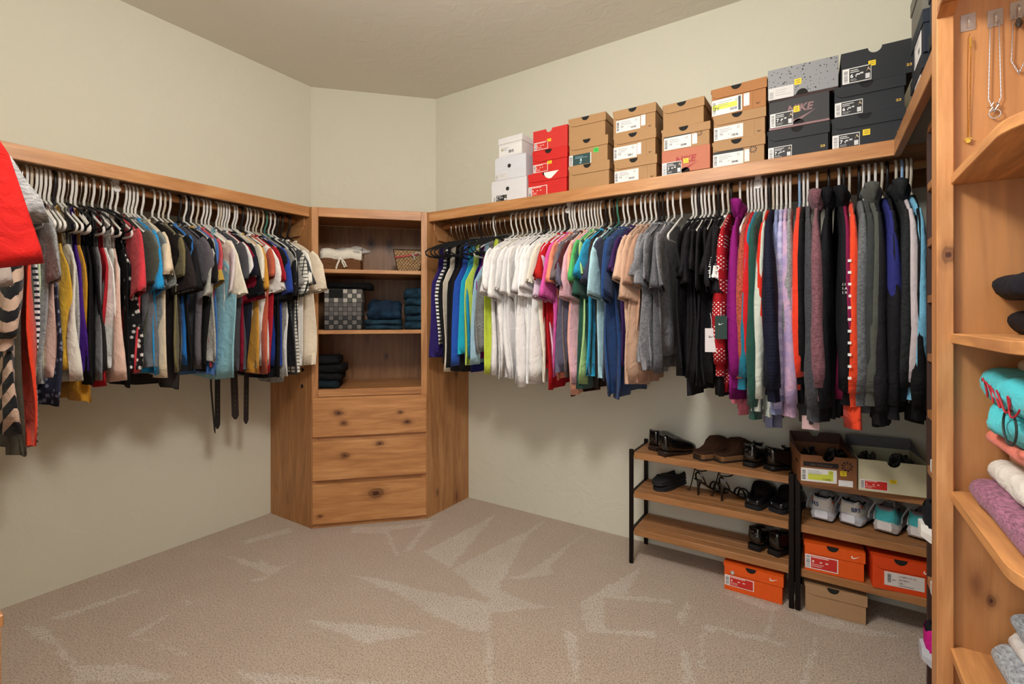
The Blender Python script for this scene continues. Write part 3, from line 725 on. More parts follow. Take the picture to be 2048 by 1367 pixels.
# the empty white hanger among the dark tees, swing tags
p = hitY(1366, 390, BRY)
hanger('white', 'empty white plastic hanger between the grey and the black T-shirts', (-.538, BRY, HZ), -PI / 2 - .04, None)
def swing_tag(label, px0, py0, px1, py1, hexc, sw, Y):
    a = hitY(px0, py0, Y); b = hitY(px1, py1, Y); wd = b.x - a.x; h = a.z - b.z
    t = thing('swing_tag', label, 'tag', ((a.x + b.x) / 2, Y, b.z), R(20))
    obj('card', MB().box((-wd / 2, -.001, 0), (wd / 2, .001, h)), plain(hexc, .6), t)
    m = MB(); put_swoosh(m, -wd * .2, h * .6, wd * .45, -.0014); obj('logo', m, plain(sw, .6), t)
    obj('string', MB().tube([(0, 0, h - .006), (.002, .01, h + .03), (.0, .025, h + .06)], .0008, 5), plain('#dddddd'), t)
swing_tag('white card swing tag hanging from a black T-shirt', 1410, 656, 1436, 704, '#d9d2d4', '#151515', 2.01)
swing_tag('dark green card swing tag with white tick, on a black T-shirt', 1430, 631, 1454, 678, '#1c3631', '#e8e8e8', 1.995)

# belts hanging among the left clothes
def belt(label, px, py0, py1, wd, hexc, lean=0, Xp=-2.62):
    a = hitX(px, py0, Xp); b = hitX(px + lean, py1, Xp)
    L = a.z + .75 - b.z
    t = thing('belt', label, 'belt', (Xp, (a.y + b.y) / 2, b.z)); dy = (a.y - b.y); ztop = a.z - b.z
    pts = []; n = 8
    def yy(z): q = z / ztop; return dy * (q - .5) if q <= 1 else dy * .5
    rings = []
    top = HZ - .2 - b.z
    for i in range(n + 1):
        z = top * i / n; y = yy(z); w_ = wd / 2 * (1 if i else .35)
        if i == 0: rings.append([(-.0015, y - w_, z), (.0015, y - w_, z), (.0015, y + w_, z), (-.0015, y + w_, z)]); z2 = .02; y2 = yy(z2); rings.append([(-.0015, y2 - wd / 2, z2), (.0015, y2 - wd / 2, z2), (.0015, y2 + wd / 2, z2), (-.0015, y2 + wd / 2, z2)])
        else: rings.append([(-.0015, y - w_, z), (.0015, y - w_, z), (.0015, y + w_, z), (-.0015, y + w_, z)])
    o = obj('strap', MB().loft(rings, True, True, True), plain(hexc, .5), t)
    if wd > .012:
        for i in range(5): z = .075 + i * .026; obj('eyelet', MB().cyl((.0016, yy(z), z), .0022, .0008, 10, axis='x'), plain('#7a7068', .4, .6), t)
    # buckle bar that hooks over the hanger above
    obj('buckle', MB().tube([(.0, yy(top) - wd * .6, top), (0, yy(top) + wd * .6, top), (0, yy(top) + wd * .6, top + .04), (0, yy(top) - wd * .6, top + .04)], .002, 6, closed=True), plain('#8a8580', .3, 1), t)
belt('thin black leather belt swinging left below the aqua top', 421, 760, 866, .008, '#14100f', 9)
belt('black leather belt with pointed tip beside the thin belt', 435, 755, 857, .026, '#0d0c0e')
belt('dark brown leather belt with punched holes, third from left', 468, 752, 838, .036, '#241c19', 3)
belt('plain dark brown leather belt nearest the corner cabinet', 493, 752, 847, .026, '#1a1112', -1)

# ------------------------------------------------------------------ near rod at the left edge of the picture
NRY = 0.0
rod('wooden clothes rod by the near wall at the left edge of the picture', (-2.2, NRY, RODZ), (-1.20, NRY, RODZ))
NEAR = [(-1.25, 'tee', 'big bright red T-shirt', '#c8150f', .93, {'drop': .46, 'wd': .815}), (-1.315, 'tee', 'large light grey T-shirt', '#8f8e8e', .95, {'drop': .37, 'wd': .90, 'pat': 'heather'}),
        (-1.36, 'tee', 'greige T-shirt', '#a1938a', .95, {'drop': .50, 'wd': .80}), (-1.30, 'tank', 'steel blue ribbed sleeveless dress', '#5d7382', .90, {'pat': 'rib', 'hex2': '#50646f', 'wd': .95}), (-1.41, 'tee', 'charcoal tunic', '#3d3b3e', .92, {'drop': .60, 'wd': .70}), (-1.46, 'tee', 'grey heather T-shirt', '#8f9092', .98, {'drop': .47, 'wd': .78, 'pat': 'heather'})]
rn = random.Random(3)
TW[0] = .15
for x, kind, desc, hx, hz, kw in NEAR:
    name = {'tank': 'dress', 'tee': 't_shirt', 'long': 'blouse'}[kind]
    mt = fabric(hx, kw.get('pat', 'plain'), kw.get('hex2', '#ffffff'))
    garment(kind, mt, desc + ' on the near rod at the left edge', name.replace('t_shirt', 'T-shirt'), name, (x, NRY, HZ), PI / 2 + rn.uniform(-.04, .04), hz - HZ, rn, 'clothes on the near rod', kw.get('drop'), None, False, kw.get('wd', 1), None, 1.25)
    hanger(rn.choice(['white', 'black']), 'hanger holding the %s at the left edge' % desc, (x, NRY, HZ), PI / 2, 'hangers on the near rod')
t = thing('low_cabinet', 'low alder cabinet under the near rod, only its edge in view', 'cabinet', (-2.2, YN + .002, 0))
obj('body', MB().box((0, 0, .08), (.905, .65, .64)), wood('z', 1, key='lc'), t, .002)
obj('top', MB().box((-.01, 0, .641), (.915, .664, .665)), wood('x', 1, key='lc'), t, .002)
obj('plinth', MB().box((.02, 0, 0), (.89, .62, .079)), wood('x', .8, key='lc'), t)
for i in range(2):
    d = obj('drawer', MB().box((.03, .651, .10 + i * .27), (.875, .668, .35 + i * .27)), wood('x', 1.05, key='lcd'), t, .002)
    obj('knob', MB().cyl((.45, .6685, .225 + i * .27), .012, .02, 14, axis='y'), plain('#6b4a2a', .4), d)

# ------------------------------------------------------------------ shoe boxes
KRAFT = '#aa8358'; INK = '#17161a'
def sticker(parent, kind, x0, z0, x1, z1, y, txt='7Y'):
    wd = x1 - x0; h = z1 - z0; P = {}
    def pr(c): return P.setdefault(c, MB())
    base = {'bw': '#e6e4e2', 'white': '#e2e0de', 'red': '#e9e3df', 'teal': '#1c3f3f', 'yellow7': '#e6e4e0', 'faint': '#d4d2d0', 'women': '#d9cfc9', 'gold': '#f0cf1d', 'green': '#3fc64f', 'qr': '#e8e6e4', 'paper': '#e2e0de', 'refurb': '#e8e6e0'}[kind]
    st = obj('sticker', MB().box((x0, y - .0008, z0), (x1, y, z1)), plain(base, .55), parent)
    Y = y - .0011; Y2 = y - .0014
    def bars(c, a, b0, bw, bh, n, vert):
        rn_ = random.Random(n + int(a * 1e4)); q = 0
        for i in range(n):
            t_ = rn_.uniform(.35, .8)
            if vert: flat(pr(c), a, b0 + bh * i / n, a + bw, b0 + bh * (i + t_) / n, Y)
            else: flat(pr(c), a + bw * i / n, b0, a + bw * (i + t_) / n, b0 + bh, Y)
    def lines(c, xa, xb, za, n, dz, th, yy=None):
        rn_ = random.Random(n + int(xa * 999))
        for i in range(n): flat(pr(c), xa, za - i * dz, xa + (xb - xa) * rn_.uniform(.55, 1), za - i * dz + th, yy or Y)
    if kind == 'bw':
        flat(pr(INK), x0 + wd * .24, z0 + h * .05, x1 - wd * .02, z1 - h * .05, Y)
        bars('#8a8a8c', x0 + wd * .05, z0 + h * .1, wd * .14, h * .8, 9, True)
        lines('#d8d8d8', x0 + wd * .27, x0 + wd * .72, z1 - h * .2, 2, h * .12, h * .05, Y2)
        put_text(pr('#f2f2f2'), txt[0], x0 + wd * .28, z0 + h * .34, h * .34, Y2, 0, .02)
        if len(txt) > 1: put_text(pr('#f2f2f2'), txt[1:], x0 + wd * .28 + h * .24, z0 + h * .34, h * .2, Y2, 0, .02)
        lines('#cfcfcf', x0 + wd * .48, x0 + wd * .62, z0 + h * .46, 1, h * .1, h * .1, Y2); lines('#cfcfcf', x0 + wd * .62, x0 + wd * .76, z0 + h * .5, 1, h * .1, h * .1, Y2)
        lines('#9a9a9a', x0 + wd * .28, x0 + wd * .6, z0 + h * .22, 2, h * .09, h * .04, Y2)
        put_jump(pr('#d9c39a'), x0 + wd * .82, z0 + h * .58, h * .3, Y2)
        flat(pr('#d4d4d6'), x0 + wd * .80, z0 + h * .12, x0 + wd * .95, z0 + h * .45, Y2)
    elif kind in ('white', 'yellow7', 'refurb'):
        bars('#5a5a5e', x0 + wd * .03, z0 + h * .12, wd * .10, h * .76, 11, True)
        if kind == 'yellow7': flat(pr('#d8e047'), x0 + wd * .02, z0 + h * .36, x1 - wd * .16, z0 + h * .68, Y); flat(pr('#2b3440'), x1 - wd * .12, z0 + h * .05, x1 - wd * .04, z1 - h * .05, Y)
        if kind == 'refurb': flat(pr('#cfd548'), x0 + wd * .2, z0 + h * .15, x1 - wd * .1, z0 + h * .62, Y); flat(pr('#cfd548'), x0 + wd * .76, z0 + h * .6, x1 - wd * .1, z1 - h * .08, Y)
        lines('#9a9aa0', x0 + wd * .2, x0 + wd * .72, z1 - h * .2, 3, h * .12, h * .035, Y2)
        if txt: put_text(pr('#222226'), txt, x0 + wd * (.08 if kind == 'yellow7' else .2), z0 + h * .30, h * (.30 if kind == 'yellow7' else .24), Y2, 0, .01)
        if kind == 'white': put_swoosh(pr('#222226'), x0 + wd * .5, z0 + h * .32, wd * .08, Y2)
        bars('#2a2a2e', x0 + wd * .62, z0 + h * .16, wd * .22, h * .16, 11, False)
        n = 9
        for k in range(n):
            a = 2 * PI * k / n; c_ = (x0 + wd * .84, z1 - h * .22); r_ = h * .1
            pr('#3a3a3e').add([(c_[0] + r_ * .4 * math.cos(a), Y2, c_[1] + r_ * .4 * math.sin(a)), (c_[0] + r_ * math.cos(a), Y2, c_[1] + r_ * math.sin(a)), (c_[0] + r_ * math.cos(a + .4), Y2, c_[1] + r_ * math.sin(a + .4))], [(0, 1, 2)])
        flat(pr('#a8a8ac'), x0 + wd * .60, z0 + h * .05, x0 + wd * .605, z0 + h * .6, Y)
    elif kind == 'red':
        flat(pr('#c8261c'), x0 + wd * .18, z0 + h * .06, x1 - wd * .03, z1 - h * .06, Y)
        bars('#66666a', x0 + wd * .03, z0 + h * .08, wd * .12, h * .84, 10, True)
        lines('#f0d5cf', x0 + wd * .2, x1 - wd * .12, z1 - h * .17, 1, h * .1, h * .06, Y2)
        put_text(pr('#f6e9e4'), txt, x0 + wd * .22, z0 + h * .46, h * .26, Y2, 0, .015)
        lines('#f0d5cf', x0 + wd * .45, x0 + wd * .55, z0 + h * .5, 1, h * .1, h * .09, Y2); lines('#f0d5cf', x0 + wd * .62, x0 + wd * .72, z0 + h * .5, 1, h * .1, h * .09, Y2)
        lines('#e8b8ae', x0 + wd * .2, x0 + wd * .6, z0 + h * .32, 2, h * .13, h * .05, Y2)
    elif kind == 'teal':
        flat(pr('#dedede'), x0, z0, x0 + wd * .17, z1, Y); bars('#3a3a3e', x0 + wd * .03, z0 + h * .08, wd * .1, h * .8, 10, True)
        put_text(pr('#c9e4ea'), txt, x0 + wd * .5, z0 + h * .28, h * .4, Y2, 0, .02)
        lines('#7fa5ac', x0 + wd * .28, x0 + wd * .9, z1 - h * .25, 2, h * .13, h * .05, Y2); lines('#8fc0cc', x0 + wd * .48, x0 + wd * .6, z0 + h * .1, 1, h * .1, h * .1, Y2)
        flat(pr('#e8e6e2'), x1 - wd * .04, z0, x1, z1, Y)
    elif kind == 'faint':
        bars('#a9a9ac', x0 + wd * .04, z0 + h * .1, wd * .16, h * .6, 9, True); lines('#b3b1b0', x0 + wd * .28, x1 - wd * .1, z1 - h * .3, 3, h * .2, h * .06, Y)
    elif kind == 'women':
        bars('#3a3638', x0 + wd * .08, z0 + h * .25, wd * .09, h * .6, 12, True)
        put_text(pr('#3a3638'), 'MISC', x0 + wd * .2, z0 + h * .42, h * .11, Y2, 0, .005); put_text(pr('#2a2628'), "WOMEN'S RUN NO", x0 + wd * .38, z0 + h * .74, h * .13, Y2, 0, .012, .85)
        put_text(pr('#2a2628'), 'MULTI/MULTI', x0 + wd * .38, z0 + h * .5, h * .12, Y2, 0, .01, .85); put_text(pr('#2a2628'), 'SIZE  1', x0 + wd * .38, z0 + h * .25, h * .13, Y2, 0, .01, .85)
        lines('#6a6466', x0 + wd * .38, x0 + wd * .9, z0 + h * .1, 1, h * .1, h * .04, Y2); flat(pr('#a09894'), x0 + wd * .355, z0 + h * .05, x0 + wd * .36, z1 - h * .05, Y)
        for q in (.2, .42, .67): flat(pr('#b0a8a4'), x0 + wd * .36, z0 + h * q, x1 - wd * .02, z0 + h * q + h * .01, Y)
    elif kind in ('gold', 'green'):
        lines('#8a7a10' if kind == 'gold' else '#1c6a2a', x0 + wd * .2, x1 - wd * .1, z0 + h * .65, 2, h * .35, h * .12, Y)
    elif kind == 'paper':
        bars('#3a3a3e', x0 + wd * .42, z0 + h * .2, wd * .24, h * .3, 9, False); lines('#8a8a8e', x0 + wd * .08, x0 + wd * .5, z1 - h * .25, 2, h * .2, h * .06, Y)
    elif kind == 'qr':
        lines('#9a9aa0', x0 + wd * .15, x1 - wd * .1, z1 - h * .14, 1, h * .1, h * .03, Y); lines('#9a9aa0', x0 + wd * .15, x1 - wd * .3, z0 + h * .1, 1, h * .1, h * .03, Y)
    for c, m in P.items(): obj('print', m, plain(c, .55), st)
    return st
def arc(cx, cz, r, a0, a1, n): return [(cx + r * math.cos(R(a0 + (a1 - a0) * i / n)), cz + r * math.sin(R(a0 + (a1 - a0) * i / n))) for i in range(n + 1)]
def shoebox(label, loc, rz, wd, d, h, style, colour, group, stick=(), hole=True, holex=.47, lidf=.36, extras=None, name='shoe_box', rot=None):
    t = thing(name, label, 'shoe box', loc, rz, group, rot)
    m = plain(colour, .62, 0, .35); x0 = -wd / 2; x1 = wd / 2; yf = 0
    if style == 'flap':       # hinged lid with a rounded front flap
        b = .003; bm_ = MB().box((x0 + .003, .004, 0), (x1 - .004, d - .003, h - .004)); obj('body', bm_, m, t, .001)
        zl = h * (1 - lidf); r_ = h * lidf * .7; nr = .021 if hole else 0; hc = x0 + wd * holex
        lid = MB().box((x0, .0035, h - .0035), (x1, d, h)); lid.box((x1 - .0025, .0035, h - h * .3), (x1, d, h - .0035)); lid.box((x0, .0035, h - h * .12), (x0 + .002, d, h - .0035))
        poly = arc(x0 + .004 + r_, zl + r_, r_, 180, 270, 6) + [(x1, zl), (x1, h)]
        if hole: poly += arc(hc, h, nr, 0, -180, 10)
        poly += [(x0 + .002, h)]
        lid.prism(poly, 0, .003); obj('lid', lid, m, t)
        if hole: obj('finger_hole_shade', MB().prism([(hc + nr * .98 * math.cos(R(a)), h - .0003 + nr * .98 * math.sin(R(a))) for a in range(-180, 1, 15)], .0031, .0039), plain('#0b0908', .8), t)  # black half-disc paints the shade inside the notch
        yf = .004
    elif style == 'notch':    # pulled-out inner tray standing as a plain face with a thumb notch open at the top
        obj('body', MB().box((x0 + .002, .004, 0), (x1 - .002, d, h - .028)), m, t, .001)
        nr = h * .17; hc = x0 + wd * holex
        poly = [(x0, 0), (x1, 0), (x1, h)] + arc(hc, h, nr, 0, -180, 12) + [(x0, h)]
        obj('front_panel', MB().prism(poly, 0, .0035), m, t)
        obj('side_wall', MB().box((x0, .0036, h - .0278), (x0 + .003, d, h)), m, t); obj('side_wall', MB().box((x1 - .003, .0036, h - .0278), (x1, d, h)), m, t)
        yf = 0
    elif style == 'disc':     # plain full-height lid with a round thumb hole
        obj('body', MB().box((x0, 0, 0), (x1, d, h)), m, t, .0012)
        hc = x0 + wd * holex
        obj('finger_hole_shade', MB().cyl((hc, -.0006, h * .58), .011, .0005, 18, axis='y'), plain('#26221e', .8), t); yf = -.0002  # black disc stands for the shaded inside of the hole
    elif style == 'cap':      # loose shallow lid on top
        obj('body', MB().box((x0 + .003, .003, 0), (x1 - .003, d - .003, h * .68)), m, t, .001)
        obj('lid', MB().box((x0, 0, h * .68), (x1, d, h)), m, t, .0012); yf = .003
    elif style == 'halfdisc':  # sleeve lid, semicircular hole at the lower edge
        obj('body', MB().box((x0 + .002, .003, 0), (x1 - .002, d, .01)), plain('#3a2420', .7), t)
        hc = x0 + wd * holex
        obj('lid', MB().box((x0, 0, .0101), (x1, d, h)), m if not (extras and extras.get('mat')) else extras['mat'], t, .0012)
        obj('finger_hole_shade', MB().prism([(hc + .02 * math.cos(R(a)), .0102 + .02 * math.sin(R(a))) for a in range(0, 181, 15)], -.0006, -.0001), plain('#100b0a', .8), t); yf = -.0002  # shade within the opening, put in as a black plate
    elif style == 'open':     # lidless, the lid stood up behind
        th = .003
        body = MB().box((x0, 0, 0), (x1, d, th)); body.box((x0, th, th), (x0 + th, d, h)); body.box((x1 - th, th, th), (x1, d, h)); body.box((x0, d - th, th), (x1, d, h)); hc = x0 + wd * .5
        body.prism([(x0, th), (x1, th), (x1, h)] + arc(hc, h, .021, 0, -180, 10) + [(x0, h)], 0, th)
        obj('body', body, m, t); yf = 0
        lm = extras['lidmat']
        lid = MB(); lh = .045; lid.prism([(x0, h), (x1, h), (x1, h + lh), (hc + .02, h + lh)] + ([(hc + .01, h + lh * .6), (hc - .01, h + lh * .6)] if extras.get('dip') else []) + [(hc - .02, h + lh), (x0, h + lh)], d - .003, d)
        lid.add([(x0, .06, h), (x0, d, h), (x0, d, h + lh)], [(0, 1, 2)]); lid.add([(x1, .06, h), (x1, d, h), (x1, d, h + lh)], [(0, 1, 2)])
        obj('lid', lid, lm, t)
    for k in stick:
        kind, a, b, c, e = k[:5]; sticker(t, kind, x0 + wd * a, h * b, x0 + wd * c, h * e, yf, k[5] if len(k) > 5 else '7Y')
    ex = extras or {}
    if ex.get('swoosh'): m_ = MB(); a, b, sz, yy = ex['swoosh']; put_swoosh(m_, x0 + wd * a, h * b, wd * sz, yy); obj('logo', m_, plain(ex.get('swc', '#1d1712'), .6), t)
    if ex.get('nike'):
        c, a, b, sz = ex['nike']; m_ = MB(); put_text(m_, 'NIKE', x0 + wd * a, h * b, h * sz, yf - .0004, .22, .035); put_swoosh(m_, x0 + wd * (a + .02), h * (b - .36), wd * .46, yf - .0004)
        obj('logo', m_, plain(c, .6), t)
    if ex.get('n23'): a, b = ex['n23']; m_ = MB(); put_text(m_, '23', x0 + wd * a, h * b, h * .1, yf - .0004, 0, .03, 1.35); obj('lettering', m_, plain('#e3b94a', .4), t)
    if ex.get('band'): c, b0, b1 = ex['band']; obj('band', MB().box((x0, yf - .0005, h * b0), (x1, yf - .0001, h * b1)), plain(c, .6), t)
    if ex.get('darkband'): a, b, c, e, s_ = ex['darkband']; ob_ = obj('dark_band', MB().box((x0 + wd * a, yf - .0005, h * b), (x0 + wd * c, yf - .0001, h * e)), plain('#1a1413', .6), t); 
    if ex.get('darkband') and ex['darkband'][4]:
        m_ = MB(); put_text(m_, ex['darkband'][4], x0 + wd * (ex['darkband'][0] + .13), h * (ex['darkband'][1] + .04), h * .09, yf - .0007, 0, .01); obj('lettering', m_, plain('#6b5048', .6), ob_)
    if ex.get('wheel'):
        a, b, r_ = ex['wheel']; m_ = MB()
        for k in range(9):
            q = 2 * PI * k / 9; c_ = (x0 + wd * a, h * b); f = lambda rr, an: (c_[0] + rr * math.cos(an), yf - .0005, c_[1] + rr * math.sin(an))
            m_.add([f(r_ * .3, q), f(r_ * .75, q - .12), f(r_, q + .05), f(r_ * .85, q + .35), f(r_ * .7, q + .22)], [(0, 1, 2, 3, 4)])
        obj('logo', m_, plain('#1a1310', .6), t)
    if ex.get('seam'): obj('print_line', MB().box((x0 + wd * ex['seam'] - .0004, yf - .0003, .002), (x0 + wd * ex['seam'] + .0004, yf - .0001, h * .62)), plain('#6b4a2c', .7), t)
    if ex.get('tear'): m_ = MB().prism(arc(x0 + wd * .58, h * .98, .035, 180, 285, 7) + [(x0 + wd * .80, h * .98)], -.0012, -.0004); obj('white_flap', m_, plain('#dfe6e0', .6), t)
    return t
YF = 2.216
def column(boxes):
    zb = ZT1 - .001
    for (label, p0, p1, yt, style, colour, kw) in boxes:
        zt = hitY(p0, yt, YF).z; xa = hitY(p0, 300, YF).x; xb = hitY(p1, 300, YF).x
        h = zt - zb
        shoebox(label, ((xa + xb) / 2, YF + kw.pop('dy', 0), zb + .0003), kw.pop('rz', 0), xb - xa, .325, h - .0006, style, colour, 'shoe boxes on the back wall shelf', **kw)
        zb = zt
G7 = ('white', .04, .12, .62, .58); QR7 = ('qr', .66, .16, .76, .62)
column([('white shoe box with round hole and black label, at the shelf left end', 983, 1053, 364, 'disc', '#d6d4d6', dict(stick=[('bw', .04, .04, .46, .34, '8.5')])),
        ('white shoe box with round hole, middle of the leftmost stack', 990, 1052, 318, 'disc', '#cfd0d6', dict(stick=[('faint', .02, .04, .45, .34)])),
        ('small white lidded shoe box on top of the leftmost stack', 995.5, 1045, 278, 'cap', '#dcd8d8', dict(stick=[('paper', .05, .08, .95, .56), ('gold', .12, .34, .2, .42)], rz=R(-3)))])
column([('red shoe box with lid flap and white corner, bottom of its stack', 1055, 1134, 350, 'flap', '#c9231f', dict(stick=[('red', .02, .04, .5, .46, '8')], extras={'tear': 1})),
        ('red shoe box with dark thumb notch, middle of the red stack', 1063.5, 1135, 305, 'flap', '#c8231f', dict(stick=[('red', .03, .04, .45, .40, '8'), ('gold', .44, .34, .56, .48)], lidf=.5, rz=R(-1))),
        ('red open tray with round notch on top of the red stack', 1066.5, 1135, 264, 'notch', '#c9302b', dict(stick=[('red', .03, .04, .44, .42, '8'), ('gold', .42, .36, .53, .5)]))])
column([('plain brown shoe box beside the red stack, bottom of three', 1136, 1219, 334, 'flap', KRAFT, {}),
        ('brown shoe box with dark teal label reading 8', 1137, 1216, 285, 'flap', KRAFT, dict(stick=[('teal', .01, .02, .58, .44, '8'), ('green', .64, .40, .76, .58)])),
        ('plain brown shoe box, top of the stack beside the red boxes', 1136.5, 1211, 240, 'flap', KRAFT, dict(rz=R(1.5)))])
column([('brown 7Y shoe box, bottom of the fourth stack from left', 1227, 1314, 323, 'flap', KRAFT, dict(stick=[('white', .02, .08, .58, .56)], extras={'swoosh': (.86, .1, .08, -.0002), 'seam': .78})),
        ('brown 7Y shoe box, middle of the fourth stack from left', 1226, 1312, 273, 'flap', KRAFT, dict(stick=[('white', .01, .04, .56, .54), ('qr', .57, .12, .66, .56)], extras={'seam': .78, 'swoosh': (.84, .1, .08, -.0002)})),
        ('brown 7Y shoe box, top of the fourth stack from left', 1225, 1312, 224, 'flap', KRAFT, dict(stick=[('white', .08, .12, .64, .6), ('qr', .66, .2, .76, .62)], extras={'seam': .78, 'swoosh': (.84, .1, .08, -.0002)}))])
column([('salmon shoe box with large red tick print and black label', 1323.5, 1420, 304, 'halfdisc', '#bd7257', dict(holex=.5, stick=[('bw', .01, .06, .42, .54, '7'), ('gold', .46, .42, .57, .6)], extras={'nike': ('#a3232b', .29, .44, .34)})),
        ('brown 7Y shoe box with pinwheel mark, on the salmon box', 1322, 1420.5, 261, 'flap', KRAFT, dict(stick=[('white', .06, .04, .62, .6), ('qr', .64, .12, .74, .58)], extras={'darkband': (.05, .5, .62, .64, ''), 'wheel': (.78, .56, .014)})),
        ('plain brown shoe box on top of the fifth stack', 1324, 1409, 211.5, 'flap', KRAFT, dict(rz=R(-2)))])
column([('brown 7Y shoe box with pinwheel mark, bottom of the sixth stack', 1424, 1530.5, 286, 'flap', KRAFT, dict(stick=[('white', .02, .08, .6, .54), ('qr', .62, .12, .71, .56)], extras={'darkband': (.02, .52, .6, .64, ''), 'wheel': (.78, .52, .016)})),
        ('brown 7Y shoe box, middle of the sixth stack', 1425.5, 1532, 234, 'flap', KRAFT, dict(stick=[('white', .02, .06, .58, .56)], extras={'seam': .79, 'swoosh': (.85, .12, .08, -.0002)})),
        ('brown shoe box with yellow 7Y label, top of the sixth stack', 1421, 1534, 180, 'flap', '#a8713f', dict(stick=[('yellow7', .02, .04, .57, .6), ('qr', .6, .16, .7, .6)], extras={'seam': .76, 'swoosh': (.82, .14, .08, -.0002)}, rz=R(-2.5)))])
DKB = '#22252a'
def speckle():
    n = NT('speckled_card'); v = n.n('ShaderNodeTexVoronoi'); v.inputs['Scale'].default_value = 120; n.l(n.coord(), v.inputs['Vector'])
    z = n.noise(n.coord(), 60, 2); q = n.math('ADD', v.outputs['Distance'], n.math('MULTIPLY', n.math('SUBTRACT', z, .5), 1.1))
    n.col(n.ramp(q, [(.16, lin('#121316')), (.22, lin('#8f9094'))])); n.rough(.6); return n.m
column([('black shoe box with gold 23, under the tick-printed grey box', 1534, 1659, 264, 'flap', DKB, dict(stick=[('bw', .02, .04, .41, .44)], extras={'n23': (.86, .2)}, holex=.5)),
        ('charcoal shoe box with large dusky pink tick print', 1538, 1659, 206, 'halfdisc', '#3b3a3c', dict(holex=.5, stick=[('bw', .02, .10, .41, .58), ('gold', .42, .5, .52, .7)], extras={'nike': ('#8a6a6c', .31, .5, .34), 'band': ('#8a6a6c', .02, .09)})),
        ('grey speckled shoe box on top of the tick-printed box', 1536, 1677, 143, 'halfdisc', '#8f9094', dict(holex=.5, stick=[('faint', .01, .05, .38, .42), ('gold', .39, .38, .49, .56)], extras={'mat': speckle()}, rz=R(2)))])
column([('black shoe box with gold 23 and yellow sticker, in the corner bottom', 1662, 1812, 239, 'flap', DKB, dict(stick=[('bw', .02, .04, .40, .48), ('gold', .44, .34, .54, .52)], extras={'n23': (.89, .24)})),
        ('black 6Y shoe box with gold 23, middle of the corner stack', 1667, 1812, 177, 'flap', DKB, dict(stick=[('bw', .02, .05, .42, .5, '6Y')], extras={'n23': (.87, .2)})),
        ('black open tray with round notch on top of the corner stack', 1682, 1832, 109, 'notch', DKB, dict(stick=[('bw', .02, .04, .42, .5, '6Y'), ('gold', .38, .44, .48, .6)], extras={'n23': (.88, .2)}, rz=R(1)))])
# boxes on the right wall shelf (seen edge-on)
for i, (lab, y0, z0, hh, c, st) in enumerate([('black shoe box lying on the right wall shelf near the corner', 1.93, ZT1, .13, DKB, [('white', .3, .3, .8, .8, '')]), ('black shoe box with pale label, upper one on the right shelf', 1.92, ZT1 + .13, .125, '#1c2430', [('white', .25, .1, .8, .9, '')]),
        ('grey patterned shoe box on top of the right shelf stack', 1.93, ZT1 + .255, .13, '#6f6c64', []), ('black shoe box next to the tall post on the right shelf', 1.62, ZT1, .13, '#1b1b1f', [('white', .2, .2, .7, .8, '')]), ('dark shoe box upper next to the tall post on right shelf', 1.62, ZT1 + .13, .13, '#20262e', [])]):
    shoebox(lab, (RX + .026, y0, z0), -PI / 2 , .215, .32, hh - .0008, 'cap', c, 'shoe boxes on the right wall shelf', stick=st)

# ------------------------------------------------------------------ shoe racks
BAMB = wood('x', .78, key='bamboo', dark='#8f5a30', light='#c2875a')
IRON = plain('#17100e', .45, .6)
RZ = (.549, .3555, .170)
def rack(label, x0, x1, y0, y1):
    t = thing('shoe_rack', label, 'shoe rack', (x0, y0, 0)); W = x1 - x0; D = y1 - y0
    for z in RZ:
        s_ = thing_child('shelf', t)
        n = 4; g = .003; yw = (D - .012) / n
        for i in range(n): obj('slat', MB().box((.012, .006 + i * yw + g / 2, z - (.032 if i == 0 else .014)), (W - .012, .006 + (i + 1) * yw - g / 2, z)), BAMB, s_, .0015)
    for x in (0, W):
        fr = thing_child('side_frame', t)
        sx = 1 if x == 0 else -1
        for y in (0, D): obj('leg', MB().box((x - sx * .008, y - .008, 0), (x + sx * .011, y + .008, .565)), IRON, fr, .0015)
        for z in RZ: obj('rail', MB().box((x - sx * .004, .008, z - .016), (x + sx * .008, D - .008, z - .002)), IRON, fr)
    return t
def thing_child(name, parent):
    o = bpy.data.objects.new(name, None); COL.objects.link(o); o.empty_display_size = .03; o.parent = parent; return o
rack('three-tier bamboo shoe rack with dark metal legs holding black shoes', -.790, -.098, 2.335, 2.575)
rack('three-tier bamboo shoe rack with dark metal legs holding sneakers and boxes', -.078, .614, 2.335, 2.575)

# shoes ------------------------------------------------------------
def shoe_upper(st, L, zb):
    rings = []
    for (t, w_, h, m) in st:
        y = t * L; b = zb(t); cav = m < h
        half = [(w_, 0), (w_ * 1.06, h * .4), (w_ * .97, h * .78), (w_ * .86, h), (w_ * .76, (h * .9 + m * .1) if cav else h + (m - h) * .45), (w_ * .6, m if cav else h + (m - h) * .75), (w_ * .3, m if cav else h + (m - h) * .95)]
        ring = [(-x, y, b + z) for x, z in half] + [(0, y, b + m)] + [(x, y, b + z) for x, z in reversed(half)]
        rings.append(ring)
    m_ = MB().loft(rings, True, True, True); return m_
def shoe_sole(st, L, zb, th, grow=1.06, z0=0):
    rings = []
    for (t, w_, h, m) in st:
        y = t * L; b = zb(t) + z0; g = w_ * grow + .001
        rings.append([(-g, y, b - th), (g, y, b - th), (g * 1.02, y, b - th * .3), (g, y, b + .001), (-g, y, b + .001), (-g * 1.02, y, b - th * .3)])
    rings[0] = [(x, y - .003, z) for x, y, z in rings[0]]; rings[-1] = [(x, y + .003, z) for x, y, z in rings[-1]]
    return MB().loft(rings, True, True, True)
